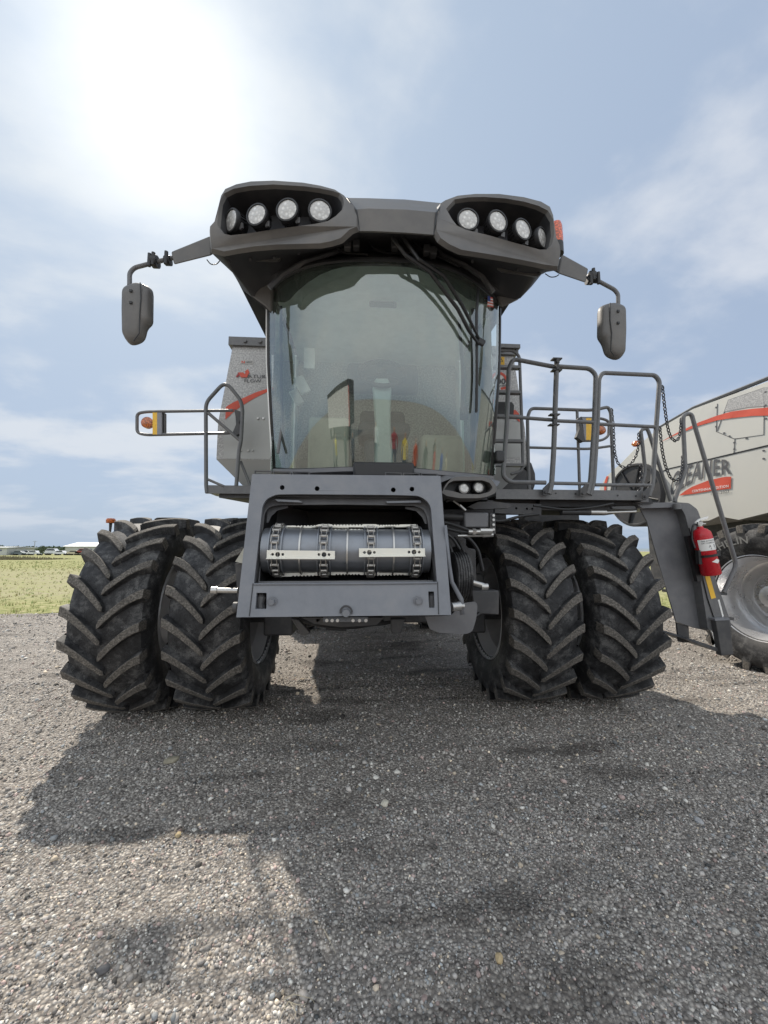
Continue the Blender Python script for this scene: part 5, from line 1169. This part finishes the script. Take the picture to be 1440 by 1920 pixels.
mb = MB(); mb.plate(PL([(1342, 1162), (1368, 1161), (1376, 1228), (1353, 1230)], LDY-.16), off=(0, .06, 0)); mb.build('ladder_foot', M['frame'], H, bevel=.008)
mb = MB(); mb.plate(PL([(1340, 1160), (1368, 1159), (1368, 1163), (1341, 1164)], LDY-.165), off=(0, .07, 0)); mb.build('foot_cap', M['feeder'], H)
mb = MB(); mb.plate(PL([(1287, 1199), (1294, 1197), (1356, 1218), (1356, 1226)], LDY-.13), off=(0, .55, .02)); mb.build('ladder_step', M['frame'], H, bevel=.005)
for k, (y) in enumerate((1010, 1060, 1110, 1155)):
    t = (y-966)/(1180-966); xa = lerp(1240, 1290, t)
    mb = MB(); p = P(lerp(1262, 1318, t), y, LDY+.30); mb.box(p, (.42, .40, .03)); mb.build('ladder_step', M['frame'], H)
mb = MB(); mb.plate(PL([(1269, 1167), (1291, 1174), (1293, 1204), (1281, 1205), (1273, 1203)], LDY+.02), off=(0, .02, 0)); mb.build('ladder_foot', M['frame'], H)
mb = MB(); mb.plate(PL([(1333, 1181), (1344, 1196), (1338, 1212), (1345, 1222)], LDY+.3), off=(0, .02, 0)); mb.build('step_bracket', M['white'], H)
hr1 = tubeM('handrail', [PL([(1265, 941), (1266, 934), (1285, 883), (1281, 800), (1281, 778), (1296, 775), (1303, 800), (1381, 1060), (1357, 1111)], LDY-.12)], .021, fr=.07)
hr2 = tubeM('handrail', [PL([(1257, 940), (1217, 812), (1213, 803), (1201, 806), (1204, 830), (1210, 884), (1196, 940)], LDY+.35)], .021, fr=.07)
mb = MB(); mb.cyl(P(1269, 945, LDY-.14), P(1270, 955, LDY-.14), .035, 14); mb.build('rail_socket', M['tube'], hr1)

# ---- safety chains
def chain(pts, Y, Y2=None):
    Y2 = Y if Y2 is None else Y2
    n = len(pts); q = [P(x, y, lerp(Y, Y2, i/(n-1))) for i, (x, y) in enumerate(pts)]
    q = [p for p in fillet(q, .16, 8)]; L_ = sum((a-b).length for a, b in zip(q, q[1:])); k = max(6, int(L_/.036)); s = resample(q, k+1); mb = MB()
    for i in range(k):
        a, b = s[i], s[i+1]; c = (a+b)/2; t = (b-a).normalized(); u = t.cross(V((0, 1, 0))).normalized(); w = t.cross(u)
        if i % 2: u, w = w, u
        hl = (b-a).length*.5+.003; wd = .013
        loop = [c+t*(hl*math.cos(f))+u*(wd*math.sin(f)) for f in [2*math.pi*j/12 for j in range(12)]]
        mb.tube(loop, .0058, 5, closed=True)
    mb.build('safety_chain', M['chain_black'], H)
    mb = MB(); p = q[0]; mb.tube([p+V((-.03, 0, 0)), p+V((0, 0, .01)), p+V((.01, 0, -.02)), p+V((-.012, 0, -.02))], .006, 6); mb.build('chain_hook', M['frame'], H)
chain([(1242, 724), (1246, 762), (1251, 798), (1256, 818), (1266, 829), (1273, 822), (1277, 800), (1277, 784)], RY, LDY-.1)
chain([(1237, 801), (1241, 842), (1247, 872), (1256, 895), (1266, 903), (1275, 897), (1280, 875), (1280, 855)], RY, LDY-.1)
chain([(1147, 767), (1151, 810), (1152, 845), (1157, 867), (1166, 877), (1178, 875), (1192, 858), (1198, 835), (1197, 812)], BY, LDY+.35)
chain([(1202, 872), (1203, 890), (1199, 910), (1197, 925)], LDY+.35)

# rear amber beacon seen above the left tyres
mb = MB(); p = P(208, 975, .9); mb.lathe([(.055, -.04), (.058, 0), (.045, .02), (.001, .028)], p, (0, 0, 1), 16); bq = mb.build('rear_marker_lamp', M['amber'], H)
mb = MB(); mb.tube([p+V((0, 0, -.04)), p+V((0, 0, -.25)), V((-1.5, 1.2, 1.85))], .02, 8); mb.build('lamp_stalk', M['frame'], bq)

# ---- fire extinguisher in its bracket on the ladder
EY = LDY-.20
et = P(1313, 992, EY); eb = P(1334, 1078, EY); eax = (et-eb).normalized(); L_ = (et-eb).length; er = .084
FE = empty('fire_extinguisher', eb); tag(FE, 'red fire extinguisher with white label strapped to the ladder on the right', 'fire extinguisher')
mb = MB(); mb.lathe([(.001, .0), (er*.86, .0), (er, .012), (er, L_*.86), (er*.92, L_*.93), (er*.62, L_*.99), (er*.34, L_*1.02), (er*.32, L_*1.06), (.001, L_*1.06)], eb, eax, 36); mb.build('cylinder', M['exred'], FE, ang=50)
sx = eax.cross(V((0, 1, 0))).normalized(); sy = sx.cross(eax).normalized()
if sy.y > 0: sy = -sy
if sx.x < 0: sx = -sx
def ecyl(a, h, r_=er+.0015): return eb+eax*h+sx*(r_*math.sin(a))+sy*(r_*math.cos(a))
mb = MB(); mb.loft([[ecyl(R(t), L_*h) for t in range(-75, 76, 10)] for h in (.54, .78)]); lb = mb.build('label', M['white'], FE)
for (txt, h0, h1, a0, a1) in (('FIRE EXTINGUISHER', .73, .76, -55, 60), ('DRY CHEMICAL  ABC', .685, .715, -55, 50), ('A   B   C', .60, .66, -20, 55), ('1  2  3', .56, .59, -10, 55)):
    mb = MB(); text_mesh(mb, txt, None, fn=lambda s, t: ecyl(R(lerp(a0, a1, s)), L_*lerp(h0, h1, t), er+.003), bold=.01); mb.build('label_text', M['dgrey'], lb, recalc=False)
mb = MB(); mb.loft([[ecyl(R(t), L_*(.30+.05*(1-abs(t-10)/35)), er+.002) for t in range(-25, 46, 5)], [ecyl(R(t), L_*(.30-.05*(1-abs(t-10)/35)), er+.002) for t in range(-25, 46, 5)]]); mb.build('label', M['white'], FE, recalc=False)
top = eb+eax*L_*1.06
mb = MB(); mb.cyl(top-eax*.01, top+eax*.045, .024, 14); mb.box(top+eax*.03+sx*.0, (.05, .04, .03)); vv = mb.build('valve', M['steel'], FE)
mb = MB(); mb.plate([top+eax*.045+sx*-.03, top+eax*.075+sx*.02, P(1329, 968, EY), P(1327, 973, EY), top+eax*.055+sx*.02, top+eax*.03+sx*-.03], off=(0, .02, 0)); mb.build('handle', M['white'], FE, bevel=.003)
mb = MB(); mb.plate([top+eax*.02+sx*-.03, top+eax*.035+sx*.02, top+eax*.02+sx*.075, top+eax*.01+sx*.075, top+eax*.02+sx*.02], off=(0, .018, 0)); mb.build('handle', M['steel'], FE)
hq = [top+eax*.02-sx*.02, top+eax*.03-sx*.06, P(1298, 990, EY), P(1297, 1010, EY), P(1303, 1028, EY-.04)]
mb = MB(); mb.tube(fillet(hq, .04, 6), .009, 8); mb.build('hose', M['black'], FE)
mb = MB(); mb.lathe([(er+.002, L_*.40), (er+.008, L_*.40), (er+.008, L_*.45), (er+.002, L_*.45)], eb, eax, 36); br = mb.build('bracket_strap', M['black'], H)
mb = MB(); mb.box(ecyl(R(80), L_*.43, er+.02), (.04, .03, .05)); mb.box(ecyl(R(-85), L_*.42, er+.015), (.03, .04, .14)); mb.build('clasp', M['black'], br)
mb = MB(); c = eb+eax*L_*.35; mb.plate([c-sx*.10-eax*.22+V((0, .07, 0)), c-sx*.04-eax*.22+V((0, .07, 0)), c-sx*.04+eax*.25+V((0, .07, 0)), c-sx*.10+eax*.25+V((0, .07, 0))], off=(0, .04, 0)); mb.build('bracket_back', M['black'], br)

# ================================================================ SECOND HARVESTER
S = empty('combine_harvester', (5.2, .8, 0)); tag(S, 'light silver combine parked at the right edge, red stripe and grey lettering on its side', 'combine')
sd_ = V((-math.sin(R(6.8)), math.cos(R(6.8)), 0)); sn = V((-sd_.y, sd_.x, 0)); sn = V((-math.cos(R(6.8)), -math.sin(R(6.8)), 0))  # outward normal, towards the first machine
wo = CAM+ray(1452, 1117)*5.2
def Q(px, py, d=0): return PP(px, py, V((wo.x, wo.y, 0))+sn*(-.06+d), sn)
def QL(l, d=0): return [Q(x, y, d) for x, y in l]
bo = [(1446, 713), (1300, 766), (1235, 803), (1200, 832), (1165, 868), (1137, 893), (1124, 915), (1128, 950), (1180, 985), (1260, 985), (1330, 976), (1348, 968), (1385, 975), (1446, 960)]
E1, E2 = Q(1446, 713), Q(1446, 960)
ext = [V((E1.x, E1.y, E1.z))-sd_*1.2, E1] ; 
pts = [E1-sd_*1.5+V((0, 0, .05))]+[Q(x, y) for x, y in bo]+[E2-sd_*1.5]
mb = MB(); mb.plate(pts, off=-sn*2.6); body2 = mb.build('side_body', M['silver'], S, bevel=.03)
mb = MB(); mb.plate(QL([(1444, 833), (1250, 879), (1170, 920), (1171, 922), (1250, 881), (1444, 836)], .004), off=sn*.002); mb.build('panel_gap', M['black'], body2)
for l in (((1345, 757), (1343, 809), (1377, 823), (1432, 815), (1433, 727)), ((1366, 750), (1345, 808)), ((1378, 822), (1376, 850)), ((1433, 727), (1366, 750))):
    mb = MB(); mb.tube(QL(l, .002), .005, 4); mb.build('panel_gap', M['dgrey'], body2)
for x, y in ((1343, 764), (1343, 785), (1343, 800), (1377, 830), (1377, 842), (1436, 735), (1436, 760), (1436, 785), (1358, 812), (1368, 818), (1400, 822), (1432, 845), (1432, 860)):
    mb = MB(); p = Q(x, y); mb.cyl(p, p+sn*.008, .014, 8); mb.build('rivet', M['dgrey'], body2)
mb = MB(); mb.flat(QL([(1366, 750), (1432, 727.5), (1446, 723), (1446, 760), (1400, 764), (1358, 772)], .006)); mb.build('top_panel', M['galv'], body2, recalc=False)
mb = MB(); mb.flat(QL([(1238, 829), (1270, 811), (1311, 791.5), (1345, 779), (1372, 771.5), (1410, 766.5), (1446, 763.5), (1446, 779), (1410, 780), (1372, 784), (1345, 788), (1311, 798), (1270, 814)], .010)); mb.build('stripe', M['red'], body2, recalc=False)
mb = MB(); mb.flat(QL([(1133, 905), (1137, 893), (1141, 893), (1137, 907), (1136, 930), (1132, 930)], .010)); mb.build('stripe', M['red'], body2, recalc=False)
mb = MB(); mb.flat(QL([(1273, 929), (1285, 920), (1298, 912.5), (1326, 901.5), (1351, 895.5), (1362, 893.8), (1371, 893.8), (1370, 916), (1337, 919.8), (1300, 926)], .010)); mb.build('swoosh', M['red'], body2, recalc=False)
# arched name, serifs added as small slabs
BLq, BRq, TRq, TLq = Q(1254, 933, .010), Q(1371, 889, .010), Q(1369, 862, .010), Q(1262, 888, .010)
def arcq(s, t):
    bow = .10*math.sin(math.pi*s)
    return BLq.lerp(BRq, s).lerp(TLq.lerp(TRq, s), t)+V((0, 0, bow))
mb = MB(); text_mesh(mb, 'GLEANER', None, fn=arcq, bold=.018, spacing=1.06); mb.build('name_lettering', M['dgrey'], body2, recalc=False)
mb = MB(); text_mesh(mb, 'CENTENNIAL EDITION', [Q(1297.5, 923.5, .014), Q(1366, 913.5, .014), Q(1366, 908.5, .014), Q(1297.5, 919, .014)], bold=.012, spacing=1.08); mb.build('lettering', M['white'], body2, recalc=False)
mb = MB(); text_mesh(mb, '1923-2023', [Q(1333, 928.5, .014), Q(1367, 923.5, .014), Q(1367, 918.5, .014), Q(1333, 923.5, .014)], bold=.012, spacing=1.08); mb.build('lettering', M['dgrey'], body2, recalc=False)
mb = MB(); mb.tube([E1-sd_*1.5+V((0, 0, .08)), Q(1300, 765, -.02), Q(1236, 802, -.02)], .03, 6); mb.build('top_rail', M['tube'], S)
# round screen with spokes
sc_ = Q(1190, 928, .06); su = sd_; 
mb = MB(); rr = .62
mb.lathe([(rr*.99, -.30), (rr, 0), (rr*.97, .035), (rr*.92, .035), (rr*.90, .01)], sc_, sn, 48); mb.lathe([(rr*.90, .01), (rr*.5, .0), (.001, .0)], sc_, sn, 48); scr_ = mb.build('rotary_screen', M['under'], S)
mb = MB()
for k in range(8):
    a = math.pi/4*k+.3; e = su*math.cos(a)+V((0, 0, 1))*math.sin(a); mb.tube([sc_+sn*.02, sc_+sn*.02+e*rr*.9], .016, 6)
mb.cyl(sc_, sc_+sn*.05, .07, 16); mb.build('spoke', M['black'], scr_)
mb = MB(); p = Q(1196, 832, -.4); mb.lathe([(.09, -.04), (.12, 0), (.09, .05), (.001, .07)], p, (0, 0, 1), 18); mb.build('beacon_lamp', M['amber'], S)
# wheel
wc2 = V((wo.x, wo.y, 1.0))+sd_*0
def wheel2(c):
    mb = MB(); tyre_mesh(mb, 0, 1, .1, 22, 1.0, .35, V((0, 0, 0)))
    rot = Matrix.Rotation(math.atan2(-sn.y, -sn.x)+math.pi, 3, 'Z') if False else Matrix((sn, sd_, V((0, 0, 1)))).transposed()
    off = V((c.x, c.y, .975))
    mb.v = [off+rot @ p for p in mb.v]
    t = mb.build('tyre', [M['rubber'], M['lug']], S, ang=28)
    rr = .70
    mb = MB(); mb.lathe([(.60, .26), (.61, .28), (.57, .29), (.55, .26), (.535, .20), (.50, .15), (.49, -.10), (.46, -.12), (.34, -.11), (.27, -.04), (.16, -.04), (.15, .05), (.12, .06), (.001, .06)], off, sn, 64); rm = mb.build('rim', paint('bright_rim', (.70, .70, .71), .28, metal=.75, dust=.1, sc=4), t, ang=40)
    for i in range(10):
        a = 2*math.pi*i/10; e = sd_*math.cos(a)+V((0, 0, 1))*math.sin(a); q = off+e*.215-sn*.04; mb = MB(); mb.cyl(q, q+sn*.05, .018, 6); mb.build('wheel_nut', M['steel'], rm)
    # raised name round the sidewall
    def arc(a0, a1, r0, r1, d):
        def f(s, t_):
            a = R(lerp(a0, a1, s)); r_ = lerp(r0, r1, t_); e = -sd_*math.sin(a)*-1*-1+V((0, 0, 1))*math.cos(a)
            return off+e*r_+sn*d
        return f
    mb = MB(); text_mesh(mb, 'MICHELIN', None, fn=arc(-50, 1, .725, .825, .374), bold=.018, spacing=1.05); mb.build('raised_lettering', paint('tyre_letter', (.17, .17, .165), .8), t, recalc=False)
    return t
wheel2(wc2)
mb = MB(); c = wc2-sn*1.2; mb.bb(c.x-.6, c.x+.8, c.y-.5, c.y+2.8, .9, 2.1); mb.build('chassis_frame', M['frame'], S)
mb = MB(); tyre_mesh(mb, 0, 1, .1, 18, .68, .24, V((0, 0, 0))); rot = Matrix((sn, sd_, V((0, 0, 1)))).transposed(); off = V((wo.x, wo.y, .66))+sd_*4.3-sn*.2; mb.v = [off+rot @ p for p in mb.v]; t = mb.build('rear_tyre', [M['rubber'], M['lug']], S)
mb = MB(); mb.lathe([(.40, .16), (.36, .10), (.34, -.02), (.2, -.02), (.001, 0)], off, sn, 40); mb.build('rim', M['rim'], t)

# ================================================================ BEHIND THE CAMERA (seen as reflections in the cab glass)
def trailer():
    p = V((-6.2, -19.5, 0)); r_ = empty('box_trailer', p); L_, Wd, z0, z1 = 12.5, 2.6, 1.0, 3.9
    rot = Matrix.Rotation(R(12), 4, 'Z')
    def q(x, y, z): return p+(rot @ V((x, y, z)))
    def bx(name, x0, x1, y0, y1, za, zb, mt):
        mb = MB(); v = [q(x, y, z) for x in (x0, x1) for y in (y0, y1) for z in (za, zb)]
        mb.add(v, [(0, 1, 3, 2), (4, 6, 7, 5), (0, 4, 5, 1), (2, 3, 7, 6), (0, 2, 6, 4), (1, 5, 7, 3)]); return mb.build(name, mt, r_)
    bx('box_body', -L_, 0, 0, Wd, z0, z1, M['white']); bx('roof_band', -L_-.02, .02, -.02, Wd+.02, z1, z1+.45, M['dark'])
    bx('end_panel', .0, .03, .02, Wd-.02, z0, z1, M['under']); bx('corner_stripe', -.28, -.12, Wd, Wd+.02, z0, z1, M['red']); bx('corner_stripe', -.06, .035, Wd, Wd+.02, z0, z1, M['red'])
    bx('side_skirt', -L_*.6, -L_*.2, Wd-.1, Wd-.05, .45, 1.0, M['frame'])
    for x in (-1.6, -2.8, -11.0):
        for y in (.25, Wd-.25):
            mb = MB(); mb.cyl(q(x, y-.16, .5), q(x, y+.16, .5), .5, 24); mb.build('wheel', M['rubber'], r_)
    tag(r_, 'long white box trailer with dark roof band, reflected in the cab windshield', 'trailer')
trailer()
def person(x, y, h, shirt, trousers, label, yaw=0, bag=None):
    r_ = empty('person', (x, y, 0)); k = h/1.75; c, s_ = math.cos(yaw), math.sin(yaw)
    J = [((0, 0, .95), .13), ((0, 0, 1.20), .13), ((0, 0, 1.42), .14), ((0, 0, 1.52), .055), ((.10, .02, .90), .095), ((.11, .0, .50), .065), ((.12, .03, .09), .045), ((.13, -.12, .04), .04),
         ((-.10, .02, .90), .095), ((-.12, -.02, .50), .065), ((-.13, .04, .09), .045), ((-.14, -.11, .04), .04), ((.19, 0, 1.42), .055), ((.25, .02, 1.14), .042), ((.24, -.08, .90), .03), ((.24, -.11, .82), .035),
         ((-.19, 0, 1.42), .055), ((-.25, .03, 1.14), .042), ((-.23, -.14, .96), .03), ((-.22, -.20, .93), .035), ((0, -.01, 1.60), .085), ((0, -.01, 1.70), .075)]
    E = [(0, 1), (1, 2), (2, 3), (0, 4), (4, 5), (5, 6), (6, 7), (0, 8), (8, 9), (9, 10), (10, 11), (2, 12), (12, 13), (13, 14), (14, 15), (2, 16), (16, 17), (17, 18), (18, 19), (3, 20), (20, 21)]
    me = bpy.data.meshes.new('body'); me.from_pydata([((j[0]*c-j[1]*s_)*k, (j[0]*s_+j[1]*c)*k, j[2]*k) for j, _ in J], E, [])
    o = bpy.data.objects.new('body', me); COL.objects.link(o); o.parent = r_
    m_ = o.modifiers.new('skin', 'SKIN'); 
    for i, (_, rr) in enumerate(J): me.skin_vertices[0].data[i].radius = (rr*k, rr*k*.85)
    me.skin_vertices[0].data[0].use_root = True
    o.modifiers.new('sub', 'SUBSURF').levels = 2; o.modifiers['sub'].render_levels = 2
    mt, nt, b, out = newmat('person_clothes'); tc = nt.nodes.new('ShaderNodeTexCoord'); sp = nt.nodes.new('ShaderNodeSeparateXYZ'); nt.links.new(tc.outputs['Object'], sp.inputs[0])
    mr = nt.nodes.new('ShaderNodeMath'); mr.operation = 'DIVIDE'; nt.links.new(sp.outputs[2], mr.inputs[0]); mr.inputs[1].default_value = 1.8*k
    cr = ramp(nt, mr.outputs[0], [(0, (.03, .025, .02)), (.055, trousers), (.535, shirt), (.855, (.42, .27, .19)), (.985, (.06, .04, .03))])
    for n in nt.nodes:
        if n.type == 'VALTORGB': n.color_ramp.interpolation = 'CONSTANT'
    nt.links.new(cr, b.inputs['Base Color']); b.inputs['Roughness'].default_value = .85; me.materials.append(mt)
    tag(r_, label, 'person', 'people standing ahead of the harvester')
if True:
    person(3.1, -6.6, 1.80, (.02, .02, .022), (.03, .03, .04), 'person in black shirt, nearest of those reflected in the windshield', .2)
    person(4.2, -6.3, 1.74, (.50, .04, .03), (.05, .06, .09), 'person in red shirt and dark trousers reflected in the windshield', -.3)
    person(5.2, -5.9, 1.78, (.04, .10, .42), (.04, .05, .09), 'person in blue shirt reflected in the right half of the windshield', .1)
    person(6.4, -5.8, 1.68, (.55, .50, .40), (.10, .08, .06), 'person in tan shirt reflected near the windshield right edge', .4)
    person(1.5, -8.0, 1.77, (.70, .55, .10), (.04, .05, .08), 'person in yellow vest reflected just right of the steering column', .3)
    person(2.3, -7.4, 1.72, (.62, .10, .03), (.02, .02, .025), 'person in orange shirt reflected right of the yellow vest', -.2)
    person(5.0, -7.4, 1.84, (.02, .02, .025), (.12, .11, .10), 'tall person in black top reflected behind the blue shirt', .5)
    person(-5.6, -8.2, 1.76, (.75, .62, .05), (.05, .05, .06), 'person in bright yellow jacket reflected at the left of the windshield', .2)
    person(-2.6, -8.0, 1.74, (.08, .10, .13), (.02, .02, .03), 'person in navy top reflected in front of the trailer end', -.5)
    person(.9, -9.5, 1.76, (.35, .04, .05), (.08, .09, .12), 'person in dark red shirt reflected near the steering column', 0)
    person(-.4, -10.5, 1.82, (.60, .60, .58), (.03, .03, .04), 'person in white shirt reflected left of the steering column', .5)
    person(-3.9, -8.4, 1.75, (.03, .05, .05), (.10, .10, .11), 'person in dark green shirt reflected ahead of the trailer', .2)
    person(-5.4, -7.4, 1.70, (.25, .25, .27), (.02, .02, .03), 'person in grey shirt reflected at the trailer side', -.4)
